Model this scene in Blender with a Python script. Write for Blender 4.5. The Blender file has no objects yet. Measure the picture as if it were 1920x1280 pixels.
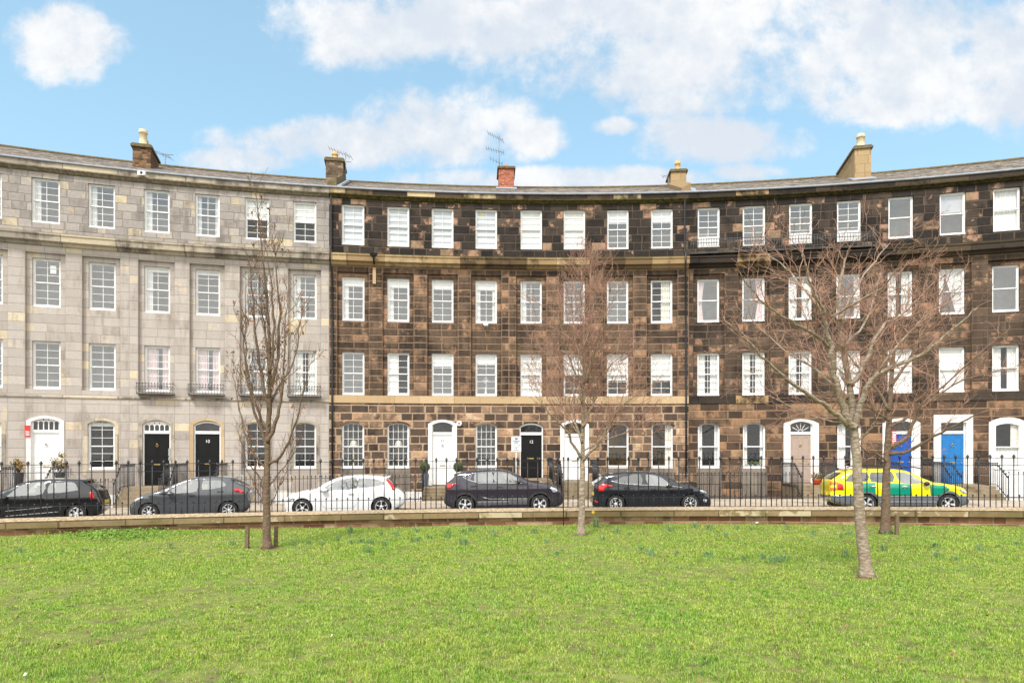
import bpy, bmesh, math, random
import numpy as np
from mathutils import Vector, Matrix, noise as mnoise
from mathutils.geometry import delaunay_2d_cdt
random.seed(7)
R_ = math.radians
scene = bpy.context.scene
col = scene.collection

# ------------------------------------------------------------------ camera
F = 1280.0                     # focal length in photo pixels (24 mm on 36 mm, 1920 wide)
HOR = 846.0                    # row of the horizon in the photo
EYE = 2.26
cam_d = bpy.data.cameras.new("camera"); cam = bpy.data.objects.new("camera", cam_d); col.objects.link(cam)
cam.location = (0, 0, EYE); cam.rotation_euler = (R_(90), 0, 0)
cam_d.lens = 24.0; cam_d.sensor_width = 36.0; cam_d.shift_y = (HOR - 640) / 1920
cam_d.clip_start = 0.05; cam_d.clip_end = 4000
scene.camera = cam
scene.render.resolution_x = 1024; scene.render.resolution_y = 682

# ------------------------------------------------------------------ light
SUN_EL, SUN_AZ = 52, 203       # degrees; azimuth measured from +Y clockwise (behind the camera, to the left)
scene.view_settings.view_transform = 'Standard'; scene.view_settings.look = 'None'
scene.view_settings.gamma = 1.0; scene.view_settings.use_curve_mapping = False
scene.view_settings.exposure = 1.32
scene.cycles.max_bounces = 8; scene.cycles.transparent_max_bounces = 24
scene.cycles.use_denoising = True
sun_d = bpy.data.lights.new("sun", 'SUN'); sun_d.energy = 1.5; sun_d.angle = R_(11); sun_d.color = (1.0, 0.97, 0.93)
sun = bpy.data.objects.new("sun", sun_d); col.objects.link(sun)
sd = Vector((math.sin(R_(SUN_AZ)) * math.cos(R_(SUN_EL)), math.cos(R_(SUN_AZ)) * math.cos(R_(SUN_EL)), math.sin(R_(SUN_EL))))
sun.rotation_euler = sd.to_track_quat('Z', 'Y').to_euler(); sun.location = sd * 60


def lin(r, g, b, k=1.0):
    f = lambda c: ((c / 255 + 0.055) / 1.055) ** 2.4 if c > 10 else c / 255 / 12.92
    return (f(r) * k, f(g) * k, f(b) * k, 1.0)


class G:
    """small helper that writes shader node graphs"""
    def __init__(s, nt): s.nt = nt; nt.nodes.clear()
    def n(s, t, ins=None, **props):
        nd = s.nt.nodes.new(t)
        for k, v in props.items(): setattr(nd, k, v)
        for k, v in (ins or {}).items(): s.set(nd.inputs[k], v)
        return nd
    def set(s, sock, v):
        if isinstance(v, bpy.types.NodeSocket): s.nt.links.new(v, sock)
        elif v is not None: sock.default_value = v
    def m(s, op, a, b=None, c=None, clamp=False):
        nd = s.nt.nodes.new('ShaderNodeMath'); nd.operation = op; nd.use_clamp = clamp
        for i, v in enumerate((a, b, c)):
            if v is not None: s.set(nd.inputs[i], v)
        return nd.outputs[0]
    def mr(s, v, a, b, c=0.0, d=1.0, smooth=True):
        nd = s.nt.nodes.new('ShaderNodeMapRange'); nd.interpolation_type = 'SMOOTHSTEP' if smooth else 'LINEAR'
        for i, x in enumerate((v, a, b, c, d)): s.set(nd.inputs[i], x)
        return nd.outputs[0]
    def mix(s, f, a, b, blend='MIX'):
        nd = s.nt.nodes.new('ShaderNodeMix'); nd.data_type = 'RGBA'; nd.blend_type = blend
        s.set(nd.inputs[0], f); s.set(nd.inputs[6], a); s.set(nd.inputs[7], b)
        return nd.outputs[2]
    def ramp(s, f, stops, interp='LINEAR'):
        nd = s.nt.nodes.new('ShaderNodeValToRGB'); cr = nd.color_ramp; cr.interpolation = interp
        while len(cr.elements) < len(stops): cr.elements.new(0.5)
        for e, (p, c) in zip(cr.elements, stops): e.position = p; e.color = c
        s.set(nd.inputs[0], f); return nd.outputs[0]
    def noise(s, vec, scale, detail=4, rough=0.55, dist=0.0, dim='3D'):
        nd = s.nt.nodes.new('ShaderNodeTexNoise'); nd.noise_dimensions = dim
        if vec is not None: s.set(nd.inputs['Vector'], vec)
        nd.inputs['Scale'].default_value = scale; nd.inputs['Detail'].default_value = detail
        nd.inputs['Roughness'].default_value = rough; nd.inputs['Distortion'].default_value = dist
        return nd.outputs[0]
    def xyz(s, x, y, z=0.0): return s.n('ShaderNodeCombineXYZ', {0: x, 1: y, 2: z}).outputs[0]
    def sep(s, v):
        nd = s.n('ShaderNodeSeparateXYZ', {0: v}); return nd.outputs[0], nd.outputs[1], nd.outputs[2]


# ------------------------------------------------------------------ world: Nishita sky with broken cloud
world = bpy.data.worlds.new("World"); scene.world = world; world.use_nodes = True
g = G(world.node_tree)
sky = g.n('ShaderNodeTexSky', sky_type='NISHITA', sun_disc=False, sun_elevation=R_(SUN_EL), sun_rotation=R_(SUN_AZ),
          air_density=1.0, dust_density=1.6, ozone_density=1.5)
d_ = g.n('ShaderNodeTexCoord').outputs['Generated']
dx, dy, dz = g.sep(d_)
dyc = g.m('MAXIMUM', dy, 0.05)
pa, pb = g.m('DIVIDE', dx, dyc), g.m('DIVIDE', dz, dyc)
pv = g.xyz(pa, pb, 0.0)
n1 = g.noise(pv, 6.3, 9, 0.60)
n2 = g.noise(pv, 19.0, 9, 0.62)
# the veil thickens towards the horizon
nz = g.m('ADD', g.m('MULTIPLY', g.m('SUBTRACT', n1, 0.5), 4.6), g.m('MULTIPLY', g.m('SUBTRACT', n2, 0.5), 2.0))
# heaps of cloud, as tangents (right, up) of the direction with half-widths
CLOUDS = [(-0.649, 0.606, 0.083, 0.057), (0.06, 0.642, 0.36, 0.075), (-0.165, 0.625, 0.17, 0.06), (0.36, 0.575, 0.36, 0.08), (0.62, 0.572, 0.3, 0.092), (0.7, 0.512, 0.107, 0.037), (-0.087, 0.475, 0.133, 0.057), (-0.267, 0.452, 0.173, 0.033), (0.013, 0.462, 0.06, 0.037), (-0.4, 0.428, 0.093, 0.02), (0.093, 0.398, 0.227, 0.02), (0.313, 0.455, 0.123, 0.037), (0.547, 0.502, 0.113, 0.027), (0.347, 0.408, 0.06, 0.015), (0.147, 0.475, 0.033, 0.015), (-0.5, 0.405, 0.08, 0.013), (0.25, 0.63, 0.4, 0.06), (0.7, 0.52, 0.16, 0.04)]
best = None
for (a, b, ra, rb) in CLOUDS:
    ea = g.m('DIVIDE', g.m('SUBTRACT', pa, a), ra); eb = g.m('DIVIDE', g.m('SUBTRACT', pb, b), rb)
    q = g.m('SUBTRACT', 1.0, g.m('ADD', g.m('MULTIPLY', ea, ea), g.m('MULTIPLY', eb, eb)))
    best = q if best is None else g.m('SMOOTH_MAX', best, q, 0.25)
best = g.m('MAXIMUM', best, -1.6)
front = g.m('MULTIPLY', g.mr(g.m('ADD', best, nz), -0.45, 0.80), 0.96)
back = g.mr(g.noise(d_, 2.2, 8, 0.6), 0.30, 0.50)           # near-full unseen cloud over the rest of the sky, added for neutral light
isf = g.mr(dy, 0.05, 0.2)
mask = g.m('ADD', g.m('MULTIPLY', front, isf), g.m('MULTIPLY', back, g.m('SUBTRACT', 1.0, isf)))
shade = g.mr(g.m('ADD', g.noise(pv, 3.6, 6, 0.6), g.m('MULTIPLY', g.m('SUBTRACT', n2, 0.5), 0.5)), 0.38, 0.66)
cloudc = g.mix(shade, (0.305, 0.328, 0.36, 1), (0.405, 0.406, 0.406, 1))
cloudc = g.mix(g.mr(dy, 0.0, 0.25), (0.78, 0.76, 0.72, 1), cloudc)   # unseen clouds behind the camera, brightened to give soft frontal light
vs = g.n('ShaderNodeVectorMath', {0: sky.outputs[0], 1: (0.078, 0.092, 0.088)}, operation='MULTIPLY').outputs[0]
pale = g.mix(g.mr(dz, 0.15, 0.60, 0.62, 0.40), vs, (0.245, 0.385, 0.475, 1))                 # thin high veil
skyc = g.mix(mask, pale, cloudc)
bg = g.n('ShaderNodeBackground', {0: skyc, 1: 1.0})
g.n('ShaderNodeOutputWorld', {0: bg.outputs[0]})


# ------------------------------------------------------------------ materials
def mat(name, rgb, rough=0.6, metal=0.0, spec=0.5, var=0.0, vscale=20.0, coat=0.0, bump=0.0):
    m = bpy.data.materials.new(name); m.use_nodes = True; gg = G(m.node_tree)
    c = rgb if len(rgb) == 4 else (*rgb, 1)
    p = gg.n('ShaderNodeBsdfPrincipled', {'Base Color': c, 'Roughness': rough, 'Metallic': metal, 'Specular IOR Level': spec, 'Coat Weight': coat})
    p.inputs['Coat Roughness'].default_value = 0.04
    if var or bump:
        oc = gg.n('ShaderNodeTexCoord').outputs['Object']
        nn = gg.noise(oc, vscale, 6, 0.6)
        if var:
            lo = tuple(x * (1 - var) for x in c[:3]) + (1,); hi = tuple(min(1, x * (1 + var)) for x in c[:3]) + (1,)
            gg.set(p.inputs['Base Color'], gg.mix(gg.mr(nn, 0.3, 0.7), lo, hi))
        if bump:
            b = gg.n('ShaderNodeBump', {'Height': nn, 'Strength': 0.6, 'Distance': bump}); gg.set(p.inputs['Normal'], b.outputs[0])
    gg.n('ShaderNodeOutputMaterial', {0: p.outputs[0]})
    return m


def stone(name, h, w, ramp, joint, jw=0.03, soot=None, soot_amt=0.0, soot_scale=0.6, streak=0.0, spall=None, spall_amt=0.0,
          bump=0.03, seed=0.0, fine=0.3, rock=0.35, bonded=False, per_stone=0.15):
    """coursed stone: every block its own tone, weather stains over it; UV is (metres along, metres up)"""
    m = bpy.data.materials.new(name); m.use_nodes = True; gg = G(m.node_tree)
    uv = gg.n('ShaderNodeTexCoord').outputs['UV']
    u, v, _ = gg.sep(uv)
    vr = gg.m('DIVIDE', v, h); row = gg.m('FLOOR', vr)
    r1 = gg.n('ShaderNodeTexWhiteNoise', {'W': gg.m('ADD', row, seed + 3.7)}, noise_dimensions='1D').outputs[0]
    uo = gg.m('ADD', gg.m('DIVIDE', u, w), gg.m('MULTIPLY', r1, 17.3))
    wob = gg.noise(gg.xyz(gg.m('MULTIPLY', uo, 0.9), gg.m('MULTIPLY', row, 5.17), seed), 1.0, 1, 0.5)
    u2 = gg.m('ADD', uo, gg.m('MULTIPLY', wob, 1.5))
    cw_ = w * 0.8
    if bonded:                                   # piers one block wide, panels of one or two blocks
        c0, cw_, _q = gg.sep(gg.n('ShaderNodeUVMap', uv_map='bond').outputs[0])
        h2 = gg.n('ShaderNodeTexWhiteNoise', {'Vector': gg.xyz(gg.m('FLOOR', c0), row, seed)}, noise_dimensions='3D').outputs[0]
        two = gg.m('ADD', 1.0, gg.m('MULTIPLY', gg.m('GREATER_THAN', cw_, 1.0), gg.m('GREATER_THAN', h2, 0.35)))
        off_ = gg.m('MULTIPLY', gg.m('SUBTRACT', h2, 0.6), 0.5)
        f0 = gg.m('FRACT', c0)
        fs = gg.m('MULTIPLY', gg.m('ADD', f0, gg.m('MULTIPLY', gg.m('MULTIPLY', f0, gg.m('SUBTRACT', 1.0, f0)), off_)), two)
        u2 = gg.m('ADD', gg.m('MULTIPLY', gg.m('FLOOR', c0), 3.0), gg.m('MINIMUM', fs, 1.999))
        cw_ = gg.m('DIVIDE', cw_, two)
    cell = gg.m('FLOOR', u2)
    wn = gg.n('ShaderNodeTexWhiteNoise', {'Vector': gg.xyz(gg.m('ADD', cell, seed), row, 0.5)}, noise_dimensions='3D')
    rv = wn.outputs[0]; rc = wn.outputs[1]
    rx, ry, rz = gg.sep(rc)
    wv = gg.n('ShaderNodeVectorMath', {0: gg.n('ShaderNodeTexNoise', {'Vector': gg.xyz(u, v), 'Scale': 5.0}).outputs['Color'], 1: (0.5, 0.5, 0.5)}, operation='SUBTRACT').outputs[0]
    wx, wy, _z = gg.sep(wv)
    fu, fv = gg.m('FRACT', u2), gg.m('FRACT', vr)
    du = gg.m('MULTIPLY', gg.m('MINIMUM', fu, gg.m('SUBTRACT', 1.0, fu)), cw_)
    dv = gg.m('MULTIPLY', gg.m('MINIMUM', fv, gg.m('SUBTRACT', 1.0, fv)), h)
    dd = gg.m('ADD', gg.m('MINIMUM', du, dv), gg.m('MULTIPLY', gg.m('ADD', wx, wy), jw * 0.6))
    inb = gg.mr(dd, jw * 0.25, jw)
    vec = gg.xyz(u, v, seed)
    c = gg.ramp(rv, ramp)
    nf = gg.noise(vec, 9.0, 7, 0.65)
    c = gg.mix(1.0, c, gg.ramp(nf, [(0.25, (1 - fine,) * 3 + (1,)), (0.75, (1 + fine,) * 3 + (1,))]), 'MULTIPLY')
    if spall and spall_amt:
        ns = gg.noise(gg.xyz(u, v, seed + 5), 2.4, 6, 0.6)
        t = gg.m('ADD', ns, gg.m('MULTIPLY', gg.m('SUBTRACT', rx, 0.5), 0.35))
        c = gg.mix(gg.mr(t, 0.72 - spall_amt, 0.78 - spall_amt), c, spall)
    if soot and soot_amt:
        n0 = gg.noise(gg.xyz(u, v, seed + 9), soot_scale, 6, 0.65)
        n3 = gg.noise(gg.xyz(gg.m('MULTIPLY', u, 3.0), gg.m('MULTIPLY', v, 0.55), seed + 2), 1.2, 6, 0.65)
        nn = gg.m('ADD', gg.m('MULTIPLY', n0, 1 - streak), gg.m('MULTIPLY', n3, streak))
        nn = gg.m('ADD', nn, gg.m('MULTIPLY', gg.m('SUBTRACT', ry, 0.5), per_stone))
        nn = gg.m('ADD', nn, gg.m('MULTIPLY', gg.m('SUBTRACT', nf, 0.5), 0.3))
        c = gg.mix(gg.m('MULTIPLY', gg.mr(nn, 0.62 - soot_amt * 0.4, 0.86 - soot_amt * 0.4), 0.92), c, soot)
    c = gg.mix(inb, gg.mix(0.22, joint, c), c)
    if 'brown' in name or 'soot' in name: c = gg.n('ShaderNodeHueSaturation', {'Saturation': .93, 'Color': c}).outputs[0]
    hh = gg.m('ADD', inb, gg.m('ADD', gg.m('MULTIPLY', nf, rock), gg.m('MULTIPLY', rz, 0.25)))
    b = gg.n('ShaderNodeBump', {'Height': hh, 'Strength': 0.75, 'Distance': bump})
    p = gg.n('ShaderNodeBsdfPrincipled', {'Base Color': c, 'Roughness': 0.9, 'Specular IOR Level': 0.2, 'Normal': b.outputs[0]})
    gg.n('ShaderNodeOutputMaterial', {0: p.outputs[0]})
    return m


K = 0.78
S = lambda r, g_, b: lin(r, g_, b, K)
# grey, cleaned house fronts
GREY_R = [(0.0, S(188, 179, 173)), (0.5, S(198, 189, 182)), (0.92, S(206, 197, 189)), (0.955, S(212, 200, 182)), (0.97, S(226, 210, 180)), (1.0, S(232, 218, 192))]
M = {}
M['grey_ashlar'] = stone('grey ashlar', .40, 1.0, [(0.0, S(190, 181, 173)), (0.5, S(199, 190, 182)), (0.95, S(206, 197, 189)), (0.965, S(214, 202, 182)), (0.978, S(226, 210, 180)), (1.0, S(232, 218, 192))],
                         S(176, 164, 154), .022, S(160, 147, 136), .38, .5, .6, S(220, 204, 178), .04, .012, 1, .10, .15, bonded=True, per_stone=.10)
M['grey_rubble'] = stone('grey rubble', .37, .62, [(0, S(168, 160, 154)), (.5, S(180, 172, 165)), (.93, S(192, 184, 176)), (.965, S(208, 195, 170)), (1, S(220, 205, 178))],
                         S(160, 150, 142), .026, S(130, 122, 116), .42, .9, .4, S(206, 190, 162), .06, .03, 2, .22, .4)
M['grey_trim'] = stone('grey trim', 3.0, 1.5, [(0, S(172, 162, 148)), (.6, S(198, 186, 168)), (1, S(222, 206, 176))], S(130, 120, 108), .02, S(96, 88, 80), .44, 1.2, .4, None, 0, .01, 3, .2)
# brown and sooty fronts
M['brown_ashlar'] = stone('brown ashlar', .335, .95, [(0, S(102, 83, 67)), (.4, S(118, 96, 77)), (.75, S(134, 109, 87)), (.93, S(152, 124, 99)), (1, S(176, 148, 118))],
                          S(166, 134, 106), .038, S(52, 46, 42), .58, .75, .45, S(182, 140, 106), .13, .03, 4, .40, .55, bonded=True, per_stone=.08)
M['brown_base'] = stone('brown squared rubble', .38, .70, [(0, S(80, 66, 58)), (.3, S(104, 84, 71)), (.6, S(126, 102, 84)), (.82, S(152, 124, 99)), (.92, S(204, 172, 136)), (1, S(230, 204, 166))],
                        S(204, 174, 140), .05, S(60, 52, 47), .46, 1.1, .3, S(190, 148, 114), .11, .035, 5, .28, .4)
M['black_rubble'] = stone('soot blackened rubble', .40, .66, [(0, S(52, 47, 44)), (.45, S(68, 60, 54)), (.72, S(86, 74, 64)), (.87, S(108, 91, 76)), (.94, S(154, 128, 98)), (1, S(180, 152, 116))],
                          S(116, 98, 82), .03, S(40, 37, 36), .46, 1.2, .2, S(184, 142, 114), .085, .05, 6, .35, .6)
M['brown_trim'] = stone('tan cornice stone', 3.0, 1.7, [(0, S(88, 74, 58)), (.25, S(146, 120, 88)), (.5, S(186, 158, 118)), (1, S(206, 180, 138))], S(120, 96, 70), .02, S(70, 60, 50), .34, 1.3, .3, None, 0, .01, 7, .15)
M['tan_band'] = stone('new tan band', 3.0, 1.5, [(0, S(198, 170, 132)), (1, S(214, 188, 150))], S(170, 142, 110), .015, S(150, 120, 90), .15, .8, .5, None, 0, .006, 8, .08)
M['sooty_trim'] = stone('sooty parapet stone', 3.0, 1.5, [(0, S(62, 54, 48)), (.4, S(96, 78, 60)), (.66, S(130, 104, 78)), (.68, S(214, 186, 140)), (1, S(226, 200, 154))], S(60, 50, 44), .02, S(44, 38, 34), .44, 1.4, .3, None, 0, .015, 9, .3)
# darkest fronts
M['dark_ashlar'] = stone('dark brown ashlar', .345, 1.0, [(0, S(86, 71, 59)), (.45, S(100, 83, 69)), (.85, S(116, 97, 80)), (1, S(140, 117, 95))],
                         S(130, 107, 86), .032, S(46, 41, 38), .57, .65, .45, S(182, 138, 104), .11, .02, 10, .36, .45, bonded=True, per_stone=.08)
M['dark_base'] = stone('dark squared rubble', .39, .92, [(0, S(72, 59, 51)), (.4, S(98, 80, 67)), (.75, S(124, 101, 82)), (.93, S(164, 134, 105)), (1, S(188, 158, 124))],
                       S(162, 132, 104), .046, S(52, 45, 41), .44, 1.0, .3, S(172, 134, 102), .10, .03, 11, .28, .4)
M['dark_trim'] = stone('black cornice stone', 3.0, 1.8, [(0, S(56, 50, 46)), (.6, S(80, 70, 60)), (.9, S(104, 88, 70)), (.92, S(196, 164, 118)), (1, S(206, 174, 126))], S(40, 36, 32), .02, S(34, 31, 30), .5, 1.3, .3, None, 0, .015, 12, .3)
M['grey_panel'] = stone('grey basement stone', .6, 1.2, [(0, S(128, 118, 108)), (1, S(156, 144, 130))], S(110, 100, 90), .02, S(80, 70, 62), .4, .9, .5, None, 0, .01, 13, .15)
M['coping'] = stone('sandstone coping', 5.0, 1.35, [(0, S(140, 121, 90)), (1, S(162, 142, 108))], S(84, 70, 52), .024, S(118, 108, 70), .42, 1.6, .2, S(206, 190, 160), .12, .01, 14, .22)
M['coping_top'] = mat('lichened coping top', S(186, 166, 138), .95, 0, .1, .40, 16, 0, .01)
M['garden_stone'] = stone('garden wall stone', .24, .5, [(0, S(128, 84, 66)), (.4, S(158, 116, 90)), (.75, S(178, 142, 110)), (1, S(196, 170, 138))], S(170, 150, 122), .03, S(84, 66, 54), .38, 1.8, .2, None, 0, .03, 15, .28)
M['steps'] = stone('worn step stone', 5.0, 2.5, [(0, S(150, 136, 114)), (1, S(164, 148, 124))], S(126, 112, 92), .01, S(112, 96, 70), .35, 2.0, .2, None, 0, .006, 16, .2)
M['moss'] = mat('mossy weathering', S(84, 78, 46), 1.0, 0, .05, .45, 7, 0, .02)
M['grey_moss'] = mat('grey weathered moulding', S(134, 124, 106), 1.0, 0, .05, .35, 7, 0, .02)
M['dark_moss'] = mat('black mossy weathering', S(66, 60, 40), 1.0, 0, .05, .45, 7, 0, .02)
M['slate'] = stone('slate roof', .19, .26, [(0, S(92, 84, 80)), (.4, S(124, 115, 107)), (.75, S(152, 140, 126)), (1, S(190, 174, 152))], S(84, 78, 74), .02, S(96, 86, 74), .3, 1.5, .2, None, 0, .02, 17, .2, .3)
M['lead'] = mat('lead flashing', S(172, 178, 190), .5, 0, .5, .15, 4)
M['brick_dark'] = stone('dark chimney brick', .11, .26, [(0, S(90, 62, 46)), (.5, S(124, 92, 68)), (1, S(160, 128, 96))], S(120, 104, 86), .014, S(60, 50, 44), .4, 2, .3, None, 0, .01, 18, .25)
M['brick_grey'] = stone('weathered chimney stone', .14, .3, [(0, S(98, 84, 70)), (.5, S(136, 116, 96)), (1, S(166, 146, 122))], S(120, 108, 94), .016, S(60, 52, 46), .4, 2, .3, None, 0, .012, 19, .25)
M['brick_red'] = stone('red chimney brick', .085, .24, [(0, S(150, 80, 60)), (.5, S(176, 98, 74)), (1, S(194, 122, 96))], S(200, 160, 134), .012, S(120, 70, 54), .2, 2, .3, None, 0, .008, 20, .2)
M['stone_tan'] = stone('tan chimney stone', .45, .6, [(0, S(178, 152, 114)), (1, S(194, 168, 128))], S(150, 126, 92), .014, S(140, 116, 84), .25, 1.2, .3, None, 0, .01, 21, .1)
M['cap'] = mat('chimney cap stone', S(120, 108, 82), .95, 0, .1, .3, 6, 0, .01)
M['pot_cream'] = mat('cream chimney pot', S(228, 212, 176), .8, 0, .2, .12, 6)
M['pot_tan'] = mat('tan clay chimney pot', S(222, 186, 130), .8, 0, .2, .15, 6)
M['pot_orange'] = mat('orange clay chimney pot', S(206, 150, 112), .8, 0, .2, .15, 6)
M['white'] = mat('white gloss paint', (.80, .80, .79), .35, 0, .4, .03, 3)
M['white_wall'] = mat('white masonry paint', (.76, .75, .73), .8, 0, .2, .09, 3)
M['blind'] = mat('white blind cloth', (.80, .79, .77), .9, 0, .1, .04, 5)
M['blind_grey'] = mat('pale grey shutter', (.60, .62, .65), .7, 0, .2, .04, 3)
M['cloth'] = mat('white curtain cloth', (.72, .72, .70), .95, 0, .1, .08, 9)
M['cloth_cream'] = mat('cream curtain cloth', (.74, .70, .62), .95, 0, .1, .08, 9)
M['cloth_pink'] = mat('pink curtain cloth', (.66, .52, .52), .95, 0, .1, .12, 9)
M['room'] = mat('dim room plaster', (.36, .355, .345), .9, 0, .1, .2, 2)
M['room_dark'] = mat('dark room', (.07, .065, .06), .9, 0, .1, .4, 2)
M['room_amber'] = mat('ochre room', (.22, .13, .03), .9, 0, .1, .5, 3)
M['black_door'] = mat('black gloss door paint', (.008, .008, .009), .4, 0, .22)
M['blue_door'] = mat('sky blue door paint', lin(24, 112, 178), .4, 0, .5, .08, 6)
M['royal_door'] = mat('royal blue door paint', lin(6, 78, 166), .45, 0, .5, .06, 6)
M['taupe_door'] = mat('taupe door paint', S(186, 166, 152), .45, 0, .4, .04, 4)
M['brass'] = mat('aged brass', (.52, .38, .14), .4, .8, .5)
M['steel'] = mat('brushed steel', (.45, .45, .45), .4, .8, .5)
M['iron'] = mat('black railing paint', (.017, .018, .021), .45, 0, .5, .35, 9)
M['old_iron'] = mat('weathered iron', (.085, .083, .082), .65, 0, .4, .4, 6)
M['asphalt'] = mat('asphalt', (.11, .105, .10), .95, 0, .2, .25, 12, 0, .006)
M['paving'] = stone('stone paving', .75, .9, [(0, S(186, 172, 156)), (1, S(206, 192, 174))], S(140, 128, 112), .018, S(150, 136, 116), .3, .8, .1, None, 0, .006, 22, .12)
M['red_sign'] = mat('red sign board', lin(206, 52, 48), .5)
M['sign_white'] = mat('white sign board', (.80, .81, .82), .4)
M['sign_blue'] = mat('blue sign panel', lin(40, 84, 170), .4)
M['sign_black'] = mat('black sign lettering', (.03, .03, .035), .5)
M['wood'] = mat('weathered stake wood', S(128, 112, 90), .95, 0, .1, .3, 18, 0, .01)
M['galv'] = mat('galvanised post', S(196, 196, 186), .5, .2, .4, .1, 6)
M['planter_grey'] = mat('slate grey planter', S(96, 106, 118), .6, 0, .3, .1, 5)
M['planter_black'] = mat('black planter', (.05, .05, .052), .6, 0, .3, .2, 5)
M['terracotta'] = mat('terracotta', S(206, 98, 62), .85, 0, .2, .15, 6)
M['leaf_box'] = mat('clipped box leaves', (.055, .085, .022), .6, 0, .3, .45, 30)
M['leaf_yellow'] = mat('yellowing shrub leaves', (.28, .19, .06), .7, 0, .2, .4, 30)
M['leaf_grey'] = mat('pale shrub leaves', (.24, .25, .20), .7, 0, .2, .4, 30)
M['leaf_green'] = mat('window plant leaves', (.10, .15, .07), .6, 0, .3, .4, 30)
M['ivy'] = mat('ground ivy leaves', (.14, .25, .03), .6, 0, .3, .4, 8)
M['daff'] = mat('daffodil leaves', (.17, .28, .115), .55, 0, .3, .35, 14)
M['daff_flower'] = mat('yellow daffodil petals', lin(246, 216, 30), .6)
M['dead_leaf'] = mat('dead brown leaves', S(168, 118, 84), .8, 0, .2, .4, 12)
M['flower'] = mat('orange flowers', lin(226, 120, 60), .7, 0, .2, .4, 40)
M['alarm_blue'] = mat('blue alarm lens', lin(30, 90, 150), .3)
M['soil'] = mat('bare soil', S(126, 98, 74), .98, 0, .05, .45, 22, 0, .02)
M['tyre'] = mat('tyre rubber', (.025, .025, .025), .85, 0, .3, .2, 8)
M['alloy'] = mat('silver alloy', (.72, .72, .73), .3, .35, .5)
M['wheel_dark'] = mat('dark wheel well', (.012, .012, .012), .7)
M['plastic'] = mat('black plastic trim', (.03, .03, .031), .5, 0, .4)
M['grey_plastic'] = mat('grey plastic cladding', (.10, .10, .105), .5, 0, .4)
M['chrome'] = mat('chrome trim', (.75, .75, .76), .15, .9, .5)
M['silver_trim'] = mat('grey silver trim', (.22, .225, .23), .4)
M['screen_glass'] = None
M['tail_red'] = mat('red tail lamp', (.55, .02, .018), .12, 0, .6, .3, 25, .6)
M['head_clear'] = mat('clear head lamp', (.55, .57, .60), .1, .3, .7, .35, 25, .6)
M['seat'] = mat('dark car seat', (.06, .06, .065), .85)
M['plate_yellow'] = mat('yellow plate', (.72, .56, .06), .4)
M['lamp_shade'] = mat('cream lamp shade', (.72, .66, .55), .9)
M['paper'] = mat('white paper', (.82, .82, .82), .8)
M['antenna'] = mat('antenna aluminium', (.25, .25, .26), .5, .5)


def glass(name, tint, refl, alpha):
    m = bpy.data.materials.new(name); m.use_nodes = True; gg = G(m.node_tree)
    tr = gg.n('ShaderNodeBsdfTransparent', {0: tint}); gl = gg.n('ShaderNodeBsdfGlossy', {0: (.92, .94, .96, 1), 1: 0.02})
    fc = gg.n('ShaderNodeLayerWeight', {0: .5}).outputs['Facing']
    fr = gg.m('ADD', .04, gg.m('MULTIPLY', .9, gg.m('POWER', fc, 5.0)))
    mx = gg.n('ShaderNodeMixShader', {0: gg.m('ADD', gg.m('MULTIPLY', fr, 1.0), refl, clamp=True), 1: tr.outputs[0], 2: gl.outputs[0]})
    if alpha > 0:
        df = gg.n('ShaderNodeBsdfDiffuse', {0: (.52, .52, .51, 1)})
        mx = gg.n('ShaderNodeMixShader', {0: alpha, 1: mx.outputs[0], 2: df.outputs[0]})
    gg.n('ShaderNodeOutputMaterial', {0: mx.outputs[0]}); return m


M['pane'] = glass('window glass', (.96, .97, .97, 1), .13, .0)
M['pane_dark'] = glass('clean window glass', (.97, .98, .98, 1), .02, .0)
M['car_glass'] = glass('car glass', (.86, .92, .89, 1), .30, .0)
M['screen_glass'] = glass('windscreen glass', (.80, .86, .84, 1), .06, .0)
M['car_glass_dark'] = glass('tinted car glass', (.34, .35, .37, 1), .18, .0)


def paint(name, c, flake=0.0, rough=.3):
    m = mat(name, c, min(rough, .16), flake, .5, 0, 1, 1.0); return m


P_BLACK = paint('black car paint', (.008, .0085, .011))
P_GREY = paint('grey metallic car paint', (.085, .090, .10), .3)
P_WHITE = paint('white car paint', (.78, .78, .78))
P_PLUM = paint('dark plum car paint', (.040, .034, .046), .25)
P_NIGHT = paint('night black car paint', (.011, .013, .018))
P_YELLOW = paint('bright yellow livery', lin(240, 228, 26, .9))
P_GREEN = paint('green livery', lin(0, 150, 118, .9))
P_SILVER = paint('grey silver lower paint', (.20, .215, .235), .4)
P_ORANGE = paint('orange chevron livery', lin(250, 110, 30, .9))


# ------------------------------------------------------------------ mesh helpers
def obj_base(parent):
    b = Vector((0, 0, 0))
    while parent is not None: b += parent.location; parent = parent.parent
    return b


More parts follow.
